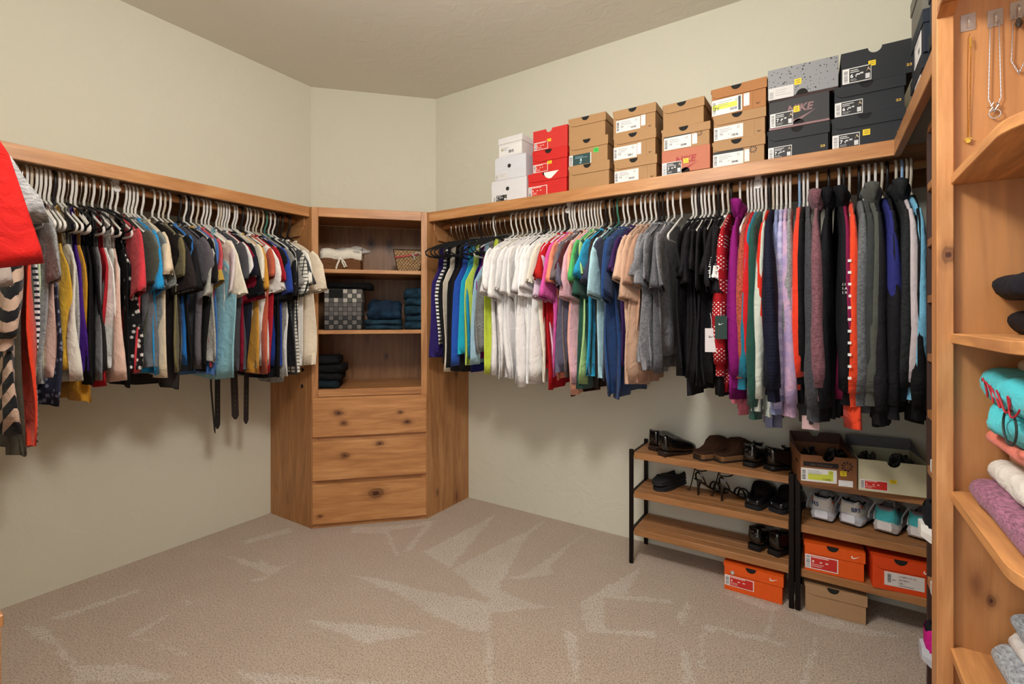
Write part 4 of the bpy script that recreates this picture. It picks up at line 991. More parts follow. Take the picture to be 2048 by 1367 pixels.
LOAF = [(0, .016, .050, .050), (.03, .024, .056, .052), (.07, .028, .057, .016), (.25, .030, .048, .012), (.45, .033, .042, .012), (.52, .036, .045, .040), (.6, .039, .045, .056), (.78, .040, .036, .046), (.92, .031, .024, .032), (.98, .018, .014, .02), (1, .008, .008, .01)]
BOOT = [(0, .016, .075, .072), (.03, .025, .08, .074), (.08, .029, .08, .03), (.25, .031, .072, .02), (.36, .033, .07, .05), (.5, .036, .06, .072), (.7, .039, .044, .055), (.9, .032, .027, .036), (.98, .018, .016, .02), (1, .008, .008, .01)]
CLOG = [(0, .022, .012, .012), (.04, .031, .014, .012), (.2, .036, .016, .012), (.34, .038, .03, .012), (.40, .040, .05, .052), (.5, .043, .062, .072), (.7, .048, .055, .070), (.85, .045, .042, .052), (.95, .032, .028, .034), (1, .016, .014, .016)]
MULE = [(0, .022, .022, .022), (.04, .032, .030, .02), (.2, .036, .032, .012), (.4, .040, .04, .012), (.48, .044, .06, .03), (.56, .046, .066, .078), (.75, .048, .058, .07), (.9, .042, .04, .05), (.97, .028, .026, .032), (1, .014, .014, .016)]
SNK = [(0, .018, .060, .058), (.025, .028, .070, .066), (.06, .033, .074, .058), (.10, .035, .070, .02), (.22, .036, .052, .012), (.36, .037, .056, .014), (.40, .038, .056, .066), (.5, .040, .052, .068), (.65, .044, .042, .054), (.82, .043, .03, .04), (.94, .032, .02, .028), (1, .014, .01, .013)]
PATENT = plain('#0a0a0c', .12, 0, .6, .6); LEATHER = plain('#101014', .3, 0, .5, .2); SUEDE = plain('#0c0c10', .8)
def place(px, py, z): p = hitZ(px, py, z); return (p.x, p.y, z + .0004)
def heading(px0, py0, px1, py1, z):
    a = hitZ(px0, py0, z); b = hitZ(px1, py1, z); return math.atan2(b.y - a.y, b.x - a.x) - PI / 2
def flat_shoe(label, loc, rz, st, L, umat, smat, sth=.008, heelh=0.0, cat='shoe', name='shoe', group=None, bow=None, buckle=None, cork=None, rot=None):
    t = thing(name, label, cat, loc, rz, group, rot)
    base = sth
    zb = lambda q: base + heelh * max(0, 1 - q / .55) ** 1.1
    obj('upper', shoe_upper(st, L, zb), umat, t, smooth=True)
    obj('sole', shoe_sole(st, L, zb, sth * .98), smat, t)
    if heelh: obj('heel', MB().loft([[(-.024, .0, 0), (.024, .0, 0), (.02, .06, 0), (-.02, .06, 0)], [(-.026, -.002, heelh), (.026, -.002, heelh), (.024, .066, heelh * .8), (-.024, .066, heelh * .8)]], True, True, True), smat, t)
    if cork: obj('footbed', shoe_sole(st, L, lambda q: sth + .0, sth * .7, 1.10, .001), cork, t)
    if bow:
        m = MB(); yb = L * bow[0]; zb_ = zb(bow[0]) + bow[1]
        for s in (-1, 1): m.loft([[(0, yb - .004, zb_), (0, yb + .004, zb_), (0, yb + .004, zb_ + .004), (0, yb - .004, zb_ + .004)], [(s * .02, yb - .010, zb_ + .004), (s * .02, yb + .010, zb_ + .004), (s * .02, yb + .010, zb_ + .014), (s * .02, yb - .010, zb_ + .014)]], True, True, True)
        m.box((-.005, yb - .006, zb_), (.005, yb + .006, zb_ + .009)); obj('bow', m, umat, t)
    if buckle:
        m = MB().tube([(buckle + .011 * math.cos(R(a)) * .4, .07 + .011 * math.cos(R(a)), .05 + .009 * math.sin(R(a))) for a in range(0, 360, 30)], .0018, 6, closed=True); obj('buckle', m, plain('#d8d8dc', .15, 1), t)
        obj('strap', MB().tube([(-abs(buckle), .06, .05), (-abs(buckle) * .7, .10, .066), (0, .115, .07), (abs(buckle) * .7, .10, .066), (abs(buckle), .06, .05)], .004, 6), umat, t)
    return t
z1, z2, z3 = RZ
GA = 'black shoes on the bamboo rack'
h_ = heading(1313, 905, 1376, 895, z1)
flat_shoe('black patent ankle shoe at the left end of the top shelf, rear one', place(1305, 901, z1), h_ + .22, BOOT, .225, PATENT, plain('#2a1d16', .5), .010, .016, group=GA)
flat_shoe('black patent ankle shoe at the left end of the top shelf, front one', place(1323, 912, z1), h_ + .05, BOOT, .225, PATENT, plain('#2a1d16', .5), .010, .016, group=GA)
BR = fabric('#3d2413', 'plain', '#ffffff', .9); CORK = plain('#7a5432', .9)
flat_shoe('left brown suede clog with cork sole on the top shelf', place(1395, 919, z1), R(-32), CLOG, .225, BR, plain('#1c1613', .7), .028, 0, 'clog', 'clog', 'brown clogs', cork=CORK)
flat_shoe('right brown suede clog with cork sole on the top shelf', place(1434, 923, z1), R(-34), CLOG, .225, BR, plain('#1c1613', .7), .028, 0, 'clog', 'clog', 'brown clogs', cork=CORK)
flat_shoe('black glossy loafer with bow, left of the pair on the top shelf', place(1497, 934, z1), R(-15), BOOT, .22, PATENT, BLACK, .012, .01, group=GA, bow=(.5, .07))
flat_shoe('black glossy loafer with bow at the right end of the top shelf', place(1536, 940, z1), R(-38), BOOT, .22, PATENT, BLACK, .012, .01, group=GA, bow=(.5, .07))
hd = heading(1372, 958, 1300, 980, z2)
pl_ = place(1368, 962, z2)
flat_shoe('black ballet flat with small bow, lying on top of its mate', (pl_[0], pl_[1], z2 + .026), hd, [(t, w_, h * .55, m * .5 if m > h else m * .7) for t, w_, h, m in LOAF], .235, SUEDE, plain('#1a1a1c', .7), .009, 0, group=GA, bow=(.8, .018))
flat_shoe('black ballet flat underneath its mate on the middle shelf', pl_, hd + .04, [(t, w_, h * .35, min(m, h) * .33) for t, w_, h, m in LOAF], .235, SUEDE, plain('#1a1a1c', .7), .009, 0, group=GA)
def strappy(label, loc, rz):
    t = thing('heeled_sandal', label, 'sandal', loc, rz, GA); L = .20; hh = .075
    zb = lambda q: .006 + hh * max(0, 1 - q / .62) ** 1.15
    st = [(0, .014, 0, 0), (.05, .024, 0, 0), (.2, .026, 0, 0), (.45, .026, 0, 0), (.7, .036, 0, 0), (.88, .032, 0, 0), (1, .012, 0, 0)]
    obj('footbed', shoe_sole(st, L, zb, .006, 1.0), PATENT, t)
    obj('stiletto_heel', MB().tube([(0, .018, hh), (0, .012, hh * .5), (0, .010, 0)], [.013, .006, .0045], 8), PATENT, t)
    for y, w_, up in ((.145, .036, .035), (.118, .034, .042), (.03, .030, .05)): obj('strap', MB().tube([(w_ * math.cos(a), y + (.02 if y < .05 else 0) * -math.sin(a), zb(y / L) + up * math.sin(a)) for a in [PI * i / 8 for i in range(9)]], .0042, 6), PATENT, t)
    obj('ankle_strap', MB().tube([(.032 * math.cos(a), .035 + .032 * math.sin(a), zb(0) + .045 + .006 * math.sin(a)) for a in [2 * PI * i / 14 for i in range(14)]], .003, 6, closed=True), PATENT, t)
    obj('loose_strap', MB().tube([(-.03, .02, zb(0) + .044), (-.045, .01, .04), (-.055, .005, .006), (-.075, .012, .0035)], .0028, 6), PATENT, t)
    obj('buckle', MB().tube([(-.034 + .001 * i % 2, .03 + .006 * math.cos(a), zb(0) + .045 + .006 * math.sin(a)) for i, a in enumerate([2 * PI * i / 8 for i in range(8)])], .0014, 5, closed=True), plain('#d8d8dc', .15, 1), t)
strappy('black strappy high-heeled sandal with silver buckle, left of the two', place(1393, 990, z2), R(-35))
strappy('black strappy high-heeled sandal, right of the two', place(1440, 1002, z2), R(-38))
flat_shoe('black leather mule, left of the pair on the middle shelf', place(1504, 1018, z2), R(-14), MULE, .225, LEATHER, SUEDE, .018, 0, 'mule', 'mule', GA)
flat_shoe('black leather mule, right end of the middle shelf', place(1551, 1025, z2), R(-22), MULE, .22, LEATHER, SUEDE, .018, 0, 'mule', 'mule', GA)
flat_shoe('black patent shoe with silver buckle, left of the bottom shelf pair', place(1508, 1101, z3), R(-12), BOOT, .22, PATENT, BLACK, .014, .012, group=GA, buckle=-.033)
flat_shoe('black patent shoe with silver buckle, right end of the bottom shelf', place(1546, 1111, z3), R(-24), BOOT, .22, PATENT, BLACK, .014, .012, group=GA, buckle=.033)

def sneaker(label, loc, rz, c_up, c_heel, c_mid, c_sole, lace, group=None, text=None, accent=None, L=.245, rot=None):
    t = thing('sneaker', label, 'sneaker', loc, rz, group, rot)
    zb = lambda q: .036 - .010 * q
    obj('upper', shoe_upper(SNK, L, zb), fabric(c_up), t, smooth=True)
    # heel counter: the two-tone back panel
    rings = []
    for (tt, w_, h, m) in SNK[:6]: rings.append([(s * w_ * k, tt * L - (.0025 if tt < .01 else 0), zb(tt) + h * zz) for s, k, zz in ((-1, 1.05, 0), (-1, 1.10, .4), (-1, 1.03, .78), (-1, .88, .96 if tt < .08 else .7))] )
    rr = []
    left = [[(-w_ * k - .001, tt * L - (.003 if tt < .03 else 0), zb(tt) + h * zz) for k, zz in ((1.04, .0), (1.09, .4), (1.0, .78), (.88, .98 if tt < .1 else .72))] for (tt, w_, h, m) in reversed(SNK[:6])]
    right = [[(-x, y, z) for x, y, z in row] for row in reversed(left)]
    obj('heel_counter', MB().loft(left + right, False), fabric(c_heel), t, smooth=True)
    # midsole with flared heel, dark outsole
    rings = []
    for (tt, w_, h, m) in SNK:
        y = tt * L; g = w_ * (1.16 if tt < .3 else 1.06) + .003; z1_ = zb(tt) + (.016 if tt < .04 else .006); z0_ = .008 + (.012 if tt < .02 else 0) + (.01 if tt > .95 else 0)
        if tt == 0: y -= .012; g = .024
        rings.append([(-g * .9, y, z0_), (g * .9, y, z0_), (g, y, (z0_ + z1_) / 2), (g * .88, y, z1_), (-g * .88, y, z1_), (-g, y, (z0_ + z1_) / 2)])
    obj('midsole', MB().loft(rings, True, True, True), plain(c_mid, .6), t, smooth=False)
    rings = []
    for (tt, w_, h, m) in SNK[1:]:
        y = tt * L; g = w_ * 1.06 + .002; lift = .010 if tt < .04 else (.010 if tt > .95 else 0)
        rings.append([(-g, y, lift), (g, y, lift), (g, y, lift + .009), (-g, y, lift + .009)])
    obj('outsole', MB().loft(rings, True, True, True), plain(c_sole, .7), t)
    lm = plain(lace, .8); lc = thing_child('laces', t)
    rnd = random.Random(hash(label) % 1000 if False else len(label))
    for i in range(4):
        y = L * (.42 + i * .07); z = zb(.5) + .070 - i * .006; s = 1 if i % 2 else -1
        obj('lace', MB().tube([(-.024, y, z - .012), (0, y + .006, z + .003), (.024, y + .012, z - .012)], .003, 6), lm, lc)
    ytop = L * .40; zt = zb(.4) + .070
    for s, reach in ((-1, .058), (-1, .040), (1, .030)):
        obj('lace', MB().tube([(0, ytop, zt), (s * .014, ytop - .02, zt + .016), (s * reach * .7, ytop - .05, zt + .004), (s * reach, ytop - .07, zt - .035), (s * reach * 1.02, ytop - .076, zt - .06)], .003, 6), lm, lc)
    obj('collar_lining', MB().tube([(s * w_ * .8, tt * L + .002, zb(tt) + h - .002) for s, lst in ((-1, list(reversed(SNK[1:6]))), (1, SNK[1:6])) for (tt, w_, h, m) in lst], .0045, 6), fabric(accent or '#15161c'), t, smooth=True)
    if text:
        side = 1 if 'right' in label else -1
        vs, fs, wt = text_geo(text, 0, .03); pl = [Vector(q) for q in ((0, -.0055), (.0200, -.0050), (.0322, .0045), (.0385, .0135), (.0408, .0245), (.0425, .054))]
        def walk(d_):
            for i in range(len(pl) - 1):
                L_ = (pl[i + 1] - pl[i]).length
                if d_ <= L_ or i == len(pl) - 2: return pl[i] + (pl[i + 1] - pl[i]) * (d_ / L_)
                d_ -= L_
        m = MB(); sz = .021; start = .010
        for_ = []
        for (x_, z_) in vs:
            q = walk(start + (x_ if side > 0 else wt - x_) * sz); for_.append((side * q.x, q.y, zb(0) + .028 + z_ * sz * 1.15))
        m.add(for_, fs); obj('lettering', m, plain('#1c3f6e', .7), t)
        for s in (-1, 1): obj('accent', MB().box((s * .038 - .0012, .010, zb(0) + .046), (s * .038 + .0012, .04, zb(0) + .051)), plain('#d9542c', .7), t)
    return t
sneaker('left white sneaker with blue embroidered letters on its heel', place(1643, 1043, z2), R(-10), '#b9bcc2', '#d8d4cd', '#dfe1e8', '#121214', '#9aa0a8', 'white running sneakers', 'BRS')
sneaker('right white sneaker with blue embroidered letters on its heel', place(1698, 1052, z2), R(-20), '#b9bcc2', '#d6d2ca', '#dadde4', '#121214', '#9aa0a8', 'white running sneakers', 'BRS')
sneaker('turquoise-heeled sneaker beside the white pair', place(1770, 1068, z2), R(-16), '#8f9197', '#3fa5aa', '#d8d2d0', '#0f0f11', '#bdb9b2', 'turquoise sneakers', accent='#6a5a5c')
sneaker('turquoise-heeled sneaker partly hidden by the dark cubby side', place(1838, 1081, z2), R(-20), '#8f9197', '#3fa5aa', '#d8d2d0', '#0f0f11', '#bdb9b2', 'turquoise sneakers', accent='#6a5a5c')

def placed_box(label, a, b, z, ytop, d, style, colour, group, **kw):
    p = hitZ(a[0], a[1], z); q = hitZ(b[0], b[1], z); v = q - p; rz = math.atan2(v.y, v.x); wd = v.length
    ry = ray(a[0], ytop); s_ = p.xy.length / Vector((ry.x, ry.y)).length; h = CAMZ + ry.z * s_ - z
    c = (p + q) / 2
    return shoebox(label, (c.x, c.y, z + .0005), rz, wd, d, h, style, colour, group, **kw)
OR_ = '#e0560f'
GB = 'shoe boxes around the shoe racks'
b1 = placed_box('orange shoe box on the carpet under the left rack', (1447, 1177), (1567, 1211), 0, 1124, .30, 'flap', OR_, GB, stick=[('red', .02, .18, .52, .56, '8')], extras={'swoosh': (.78, .76, .13, -.0003), 'swc': '#f3efe8'})
m = MB().cyl((-.245 * .33, -.0008, .083), .009, .0004, 20, axis='y'); no = obj('round_sticker', m, plain('#efe4de', .6), b1)
obj('print', MB().tube([(-.245 * .33 + .0075 * math.cos(a), -.0013, .083 + .0075 * math.sin(a)) for a in [2 * PI * i / 18 for i in range(18)]], .0009, 4, closed=True).box((-.245 * .33 - .007, -.0016, .0825), (-.245 * .33 + .007, -.0012, .0835)), plain('#2b1c18', .6), no)
placed_box('orange shoe box on the bottom shelf of the right rack', (1608, 1139), (1731, 1166), z3, 1083, .23, 'flap', OR_, GB, stick=[('red', .02, .10, .57, .58, '8')], extras={'swoosh': (.78, .74, .14, -.0003), 'swc': '#f3efe8'}, holex=.48)
placed_box('red-orange shoe box with white text label on the right rack', (1744, 1174), (1868, 1200), z3, 1110, .23, 'flap', '#d8430e', GB, stick=[('women', .21, .16, .86, .58)], extras={'swoosh': (.84, .72, .15, -.0003), 'swc': '#f3efe8'}, holex=.48)
placed_box('tan shoe box on the carpet under the right rack', (1609, 1220), (1735, 1252), 0, 1165, .30, 'flap', '#a98460', GB)
bb = placed_box('open brown shoe box with pinwheel mark on the right rack top', (1601, 967), (1714, 979), z1, 908, .235, 'open', '#8a5a38', GB, stick=[('refurb', .01, .12, .65, .56, ''), ('gold', .71, .40, .82, .56), ('qr', .68, .06, .93, .26)], extras={'lidmat': plain('#4a2c20', .7), 'dip': 1, 'darkband': (.05, .62, .68, .78, 'Nike Refurbished'), 'wheel': (.83, .72, .021)})
cb = placed_box('open cream shoe box with red label on the right rack top', (1717, 979), (1862, 997), z1, 917, .235, 'open', '#cdc6a4', GB, stick=[('red', .02, .06, .42, .36, '6'), ('gold', .44, .32, .54, .44)], extras={'lidmat': plain('#6e6c6c', .7)})
def lump(name, label, cat, loc, sx, sy, sz, mat, seed, amp=.3, group=None):
    me = MB(); n = 14; rg_ = []
    for i in range(n + 1):
        th = PI * i / n; ring = []
        for k in range(20):
            ph = 2 * PI * k / 20; p = Vector((math.sin(th) * math.cos(ph), math.sin(th) * math.sin(ph), math.cos(th)))
            f = 1 + amp * noise.noise(p * 2.2 + Vector((seed, 0, 0))) + amp * .5 * noise.noise(p * 6 + Vector((0, seed, 0)))
            ring.append((p.x * sx * f, p.y * sy * f, max(-sz * .85, p.z * sz * f) + sz * .85))
        rg_.append(ring)
    return tag(obj(name, MB().loft(rg_, True, True, True), mat, smooth=True, loc=loc), label, cat, group)
for b_, lab, dx in ((bb, 'dark shoe in clear wrapping inside the open brown box, left half', -.045), (bb, 'dark shoe in clear wrapping inside the open brown box, right half', .05), (cb, 'black shoe lying inside the open cream box, left half', -.06), (cb, 'black shoe lying inside the open cream box, right half', .05)):
    v = Vector((dx, .11, .006)); v.rotate(b_.rotation_euler); v += b_.location
    lump('wrapped_shoe', lab, 'shoe', v, .042, .085, .062, plain('#101318', .25, 0, .6, .3), dx * 50 + 3, .35, 'shoes inside the open boxes')

# ------------------------------------------------------------------ shoe cubby behind the post
CX = .272
t = thing('shoe_cubby', 'narrow shade-darkened shoe cubby with many shelves behind the tall post', 'shelf unit', (CX, 1.452, 0))
D_ = XR - .004 - CX; LY = .448
DK = plain('#3b241c', .6)  # dark brown carries the shadow on the cubby's inner faces
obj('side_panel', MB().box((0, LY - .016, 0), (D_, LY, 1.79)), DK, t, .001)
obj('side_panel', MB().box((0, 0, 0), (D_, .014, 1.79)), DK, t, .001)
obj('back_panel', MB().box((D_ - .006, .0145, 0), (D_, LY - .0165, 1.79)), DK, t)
CZ = [1.618, 1.452, 1.285, 1.112, .944, .778, .610, .445, .278, .10]
for z in CZ: obj('shelf', MB().box((.0, .0145, z - .022), (D_ - .0065, LY - .0165, z)), wood('y', .8, key='cub'), t)
obj('top', MB().box((0, .0145, 1.772), (D_ - .0065, LY - .0165, 1.79)), wood('y', .8, key='cub'), t)
for lab, z, c in (('brown shoe box in the top cell of the dark cubby', CZ[0], '#8a6644'), ('brown shoe box in the second cell of the dark cubby', CZ[1], '#7d5c3e'), ('brown shoe box in the fourth cell of the dark cubby', CZ[3], '#8a6644')):
    shoebox(lab, (CX + .012, 1.75, z), -PI / 2, .24, .33, .125, 'cap', c, 'boxes in the cubby', stick=[('white', .02, .05, .6, .5, '')])
for lab, z, cs, dx in (('white and pink sneaker on the sixth cubby shelf', CZ[5], ('#c9a090', '#d8c2b8', '#dcdcdc', '#222'), -.004), ('black sneaker with white sole jutting out of the cubby', CZ[6], ('#17181c', '#14161c', '#e0ddd8', '#e0ddd8'), -.03),
                       ('grey sneaker on the eighth cubby shelf', CZ[7], ('#7d8088', '#6b6e76', '#c9cbd0', '#222222'), -.004), ('black and magenta sneaker low in the cubby', CZ[8], ('#15151a', '#d0178a', '#b9bcc4', '#15151a'), -.028), ('black sneaker with pale sole on the lowest cubby shelf', CZ[9], ('#15151a', '#1a1a20', '#b9bcc4', '#15151a'), -.03)):
    cs = [c if len(c) == 7 else '#222222' for c in cs]
    sneaker(lab, (CX + dx, 1.71, z + .0005), -PI / 2, cs[0], cs[1], cs[2], cs[3], '#a8a8ac', 'sneakers in the cubby')

# ------------------------------------------------------------------ tall open unit at the right
PX0, PX1 = .216, .245
UY = 1.40
t = thing('tall_shelf_unit', 'tall alder unit with round-ended open shelves at the right edge', 'shelf unit', (PX0, UY + .045, 0))
ox, oy = PX0, UY + .045
def loc_(a): return (a[0] - ox, a[1] - oy, a[2])
def bx(a, b): return MB().box(loc_(a), loc_(b))
obj('post', bx((PX0, UY - .012, 0), (PX1, UY + .045, 2.3)), wood('z', 1.08, key='post', knots=[((.020, -.057, 1.355), .009)]), t, .002)
obj('side_panel', bx((PX1 + .0003, UY + .004, 0), (XR - .004, UY + .024, 2.3)), wood('z', .95, key='panel', knots=[((.09, -.041, .62), .006)], dark='#a56a38', light='#c98a50'), t)
obj('back_panel', bx((XR - .022, .35, 0), (XR - .004, UY + .003, 2.3)), wood('z', .95, key='panel2', dark='#a56a38', light='#c98a50'), t)
obj('top_rail', bx((PX0, .84, 1.885), (PX1, UY - .0125, 2.3)), wood('y', 1.0, key='rail'), t, .002)
obj('corner_brace', MB().prism([(UY - .0125 - oy, 1.884), (UY - .0125 - oy, 1.872), (UY - .05 - oy, 1.884)], 0, PX1 - PX0, 'x'), wood('y', 1.0, key='rail'), t)
def round_shelf(z0, z1, yn):
    rr = .10; x0 = PX1 - .006 - ox; yn -= oy; x1 = XR - .0225 - ox; y1 = UY + .0035 - oy
    poly = [(x0, y1), (x0, yn + rr)] + [(x0 + rr + rr * math.cos(R(a)), yn + rr + rr * math.sin(R(a))) for a in range(190, 271, 10)] + [(x1, yn), (x1, y1)]
    return obj('shelf', MB().prism(poly, z0, z1, 'z'), wood('y', 1.1, key='rshelf', light='#e0a060'), t, .0015)
SA, SB_, SC_, SD_ = 1.528, 1.185, .844, .506
for z in (SA, SB_, SC_, SD_, .10): round_shelf(z - .021, z, .93 if z != SA else .97)

def folded(name, label, cat, loc, rz, wd, d, h, layers, mat, seed, group=None, amp=.006, puff=.0, parent=None):
    """folded cloth, folds facing local -y, width along +x"""
    sec = []
    lh = h / layers
    for i in range(layers):
        off = .006 * noise.noise((seed, i * 1.7, 0))
        for a in range(-90, 91, 22): sec.append((lh * .5 - lh * .5 * math.cos(R(a)) * 1.0 + off + .0, lh * (i + .5) + lh * .5 * math.sin(R(a))))
    sec += [(d * f, h) for f in (.3, .65, 1.0)] + [(d, h * .5)] + [(d * f, 0) for f in (1.0, .65, .3)]
    rings = []; n = 12
    for i in range(n + 1):
        q = i / n; x = q * wd; e = min(q, 1 - q) * n; s_ = 1 if e >= 1 else (.82 if e == 0 else 1)
        ring = []
        for (y, z) in sec:
            p = Vector((x * 14 + seed * 7, y * 14, z * 20)); dz = amp * noise.noise(p) * (1.0 if z > h * .05 else 0); dy = amp * 1.4 * noise.noise(p + Vector((31, 0, 0))) - puff * math.sin(PI * q) * (1 - y / d) * (z / h)
            zz = (z * s_ + dz); 
            ring.append((x + (amp * noise.noise(p + Vector((0, 17, 0)))), y + dy + (0 if e >= 1 else .012), max(0, zz)))
        rings.append(ring)
    mb = MB().loft(rings, True, True, True)
    if parent is not None: return obj(name, mb, mat, parent, smooth=True)
    o = obj(name, mb, mat, smooth=True, loc=loc, rot=(0, 0, rz)); return tag(o, label, cat, group)
GS = 'folded clothes on the tall unit'
def stack(items, z, group=GS):
    for (label, hex_, pat, x, ylen, h, lay, seed, puff, amp) in items:
        o = folded('folded_garment', label, 'folded clothing', (x, UY - .004, z), -PI / 2, ylen, .33 - (x - .27), h, lay, fabric(hex_, pat, '#ffffff'), seed, group, amp, puff)
        z += h * .97
    return o
stack([('mauve folded sweater at the bottom of the third shelf pile', '#8f5a72', 'heather', .262, .40, .042, 1, 2, 0, .004), ('white folded shirt lying on the mauve sweater', '#d6d1c8', 'plain', .290, .38, .046, 1, 5, 0, .004),
       ('peach folded shirt in the middle of the third shelf pile', '#dfa174', 'plain', .325, .36, .016, 1, 7, 0, .003), ('tan folded shirt in the third shelf pile', '#b08a5c', 'plain', .315, .36, .018, 1, 8, 0, .003), ('coral folded shirt under the turquoise sweatshirt', '#dc7460', 'plain', .290, .37, .026, 1, 9, 0, .004)], SC_)
tz = SC_ + (.042 + .046 + .016 + .018 + .026) * .97
tq = folded('folded_garment', 'turquoise folded sweatshirt with red script embroidery', 'folded clothing', (.285, UY - .012, tz), -PI / 2, .38, .30, .125, 2, fabric('#46c2cd'), 12, GS, .012, .02)
m = MB(); pts = []
for i in range(70):
    q = i / 69; y = .11 + .17 * q + .012 * math.sin(q * 26); z = .100 + .016 * math.sin(q * 31 + .6) - .02 * q
    pts.append((y, .006 - .020 * math.sin(PI * y / .38) - .004 * math.sin(z * 60), z))
obj('embroidery', MB().tube(pts, .0016, 5), plain('#b0202c', .7), tq, loc=(0, -.008, 0))
obj('appliqué'.replace('é', 'e'), MB().tube([(.24 + .035 * math.cos(a), -.012, .045 + .03 * math.sin(a)) for a in [2 * PI * i / 20 for i in range(20)]], .002, 5, closed=True), plain('#26302c', .7), tq)
folded('folded_garment', 'cream folded shirt on top of the turquoise sweatshirt', 'folded clothing', (.33, UY - .03, tz + .123), -PI / 2, .34, .27, .03, 1, fabric('#d9c6a8'), 14, GS, .004)
stack([('black folded trousers at the bottom of the second shelf pile', '#121018', 'plain', .325, .36, .048, 1, 21, 0, .005), ('black folded top in the middle of the second shelf pile', '#0e0f16', 'plain', .355, .34, .024, 1, 22, 0, .004), ('navy-black folded hoodie on top of the second shelf pile', '#14141f', 'plain', .300, .36, .05, 1, 23, 0, .01)], SB_)
stack([('light grey folded sweatshirt at the bottom of the lowest pile', '#9aa0a6', 'heather', .300, .36, .045, 1, 31, 0, .004), ('white folded shirt between two grey sweatshirts', '#d3cfcc', 'plain', .325, .34, .03, 1, 32, 0, .004), ('mid grey folded sweatshirt on top of the lowest pile', '#8d959c', 'heather', .330, .34, .045, 1, 33, 0, .006)], SD_)

# necklaces on clear hooks
def necklace(label, px, py0, py1, kind, mat):
    Yn = UY + .003
    a = hitY(px, py0, Yn); b = hitY(px, py1, Yn)
    t = thing('necklace', label, 'necklace', (a.x, Yn, b.z)); L = a.z - b.z; wd = {'paw': .0035, 'charm': .010, 'chain': .012}[kind]
    if kind == 'paw':
        obj('chain', MB().tube([(0, -.004, .0), (-.001, -.004, L * .5), (0, -.006, L - .03), (.003, -.006, L - .02)], .0006, 5).tube([(.0005, -.004, .0), (.004, -.004, L * .5), (.004, -.006, L - .03)], .0006, 5), mat, t)
        m = MB().cyl((0, -.006, -.008), .0042, .003, 12, axis='y')
        for q in (-.005, -.0018, .0018, .005): m.cyl((q, -.006, -.002 - abs(q) * .3), .0016, .003, 8, axis='y')
        obj('paw_pendant', m, mat, t); obj('clasp', MB().tube([(.003, -.007, L - .03), (.004, -.007, L - .05)], .0014, 6), mat, t)
    else:
        m = MB()
        for s in (-1, 1):
            n = int(L / .0045)
            for i in range(n):
                z = L * i / n; q = i / n; x = s * wd * (1 - .35 * q) * (min(1, i / 6))
                m.cyl((x, -.005, z), .0014 if i % 2 else .001, .0040, 5)
        obj('chain', m, mat, t)
        if kind == 'charm':
            obj('deer_charm', MB().tube([(-.008, -.007, .002), (-.003, -.007, .010), (0, -.007, .004), (.006, -.007, .014), (.002, -.007, .018)], .0018, 6).tube([(-.012, -.007, .012), (-.006, -.007, .012), (-.002, -.007, .02)], .0012, 6), mat, t)
            obj('ring', MB().tube([(.009 * math.cos(q), -.006, -.004 + .009 * math.sin(q)) for q in [2 * PI * i / 16 for i in range(16)]], .0012, 6, closed=True), mat, t)
        else: obj('pendant', MB().loft([[(.006 * math.cos(2 * PI * k / 8) * f, -.006 + .003 * math.sin(2 * PI * k / 8) * f, L - .03 + z_) for k in range(8)] for f, z_ in ((.2, 0), (1, .008), (.9, .014), (.2, .022))], True, True, True), plain('#4a4038', .4, .7), t)
GOLD = plain('#d9b04a', .25, 1); SILV = plain('#c9c9cc', .22, 1)
gl = NT('clear_plastic'); gl.b.inputs['Transmission Weight'].default_value = .9; gl.b.inputs['Roughness'].default_value = .1; gl.b.inputs['Base Color'].default_value = (.95, .93, .9, 1)
def hook(label, px, py):
    a = hitY(px, py, UY + .0035); t = thing('adhesive_hook', label, 'hook', (a.x, UY + .0038, a.z))
    obj('pad', MB().box((-.012, -.0016, -.018), (.012, 0, .018)), gl.m, t); obj('hook', MB().tube([(0, -.002, .01), (0, -.009, .002), (0, -.011, -.006), (0, -.007, -.011), (0, -.003, -.009)], .0018, 6), gl.m, t)
hook('clear adhesive hook nearest the post', 1936, 45); hook('middle clear adhesive hook on the wood panel', 1990, 36); hook('clear adhesive hook at the upper right corner', 2036, 20)
necklace('fine gold necklace with paw pendant on the wood panel', 1935, 52, 276, 'paw', GOLD)
necklace('silver chain necklace with deer charm', 1988, 42, 226, 'charm', SILV)
necklace('silver chain necklace with dark pendant at the right edge', 2036, 30, 150, 'chain', SILV)
# small things on the top shelf
p = hitZ(2046, 190, SA)
t = thing('candle_jar', 'pale pink cylinder tied with a magenta ribbon on the top shelf', 'jar', (.335, 1.30, SA))
obj('body', MB().cyl((0, 0, .0005), .030, .075, 28), plain('#c99a96', .25), t, smooth=False)
obj('ribbon', MB().tube([(.0305 * math.cos(q), .0305 * math.sin(q), .038 + .004 * math.sin(q * 2)) for q in [2 * PI * i / 24 for i in range(24)]], .0022, 6, closed=True), plain('#d63a94', .5), t)
obj('bow', MB().tube([(-.028, -.014, .038), (-.032, -.022, .05), (-.026, -.03, .055), (-.024, -.022, .04), (-.020, -.034, .03), (-.016, -.032, .045)], .002, 6), plain('#d63a94', .5), t)
t = thing('small_box', 'tiny white carton standing on the top shelf beside the chain', 'box', (.292, 1.372, SA), R(10))
obj('carton', MB().box((-.005, -.008, .0005), (.005, .008, .024)), plain('#e2ddcf', .6), t, .0006); obj('end_flap', MB().box((.0052, -.007, .002), (.0062, .007, .022)), plain('#3a3230', .6), t)

# ------------------------------------------------------------------ things in the corner cabinet
FL = Vector((-2.47, 1.715, 0)); C45 = Matrix.Rotation(R(45), 4, 'Z')
def cab(x, y, z): v = C45 @ Vector((x, y, 0)) + FL; return (v.x, v.y, z)
Z1, Z2, Z3 = 1.5004, 1.1444, .7974
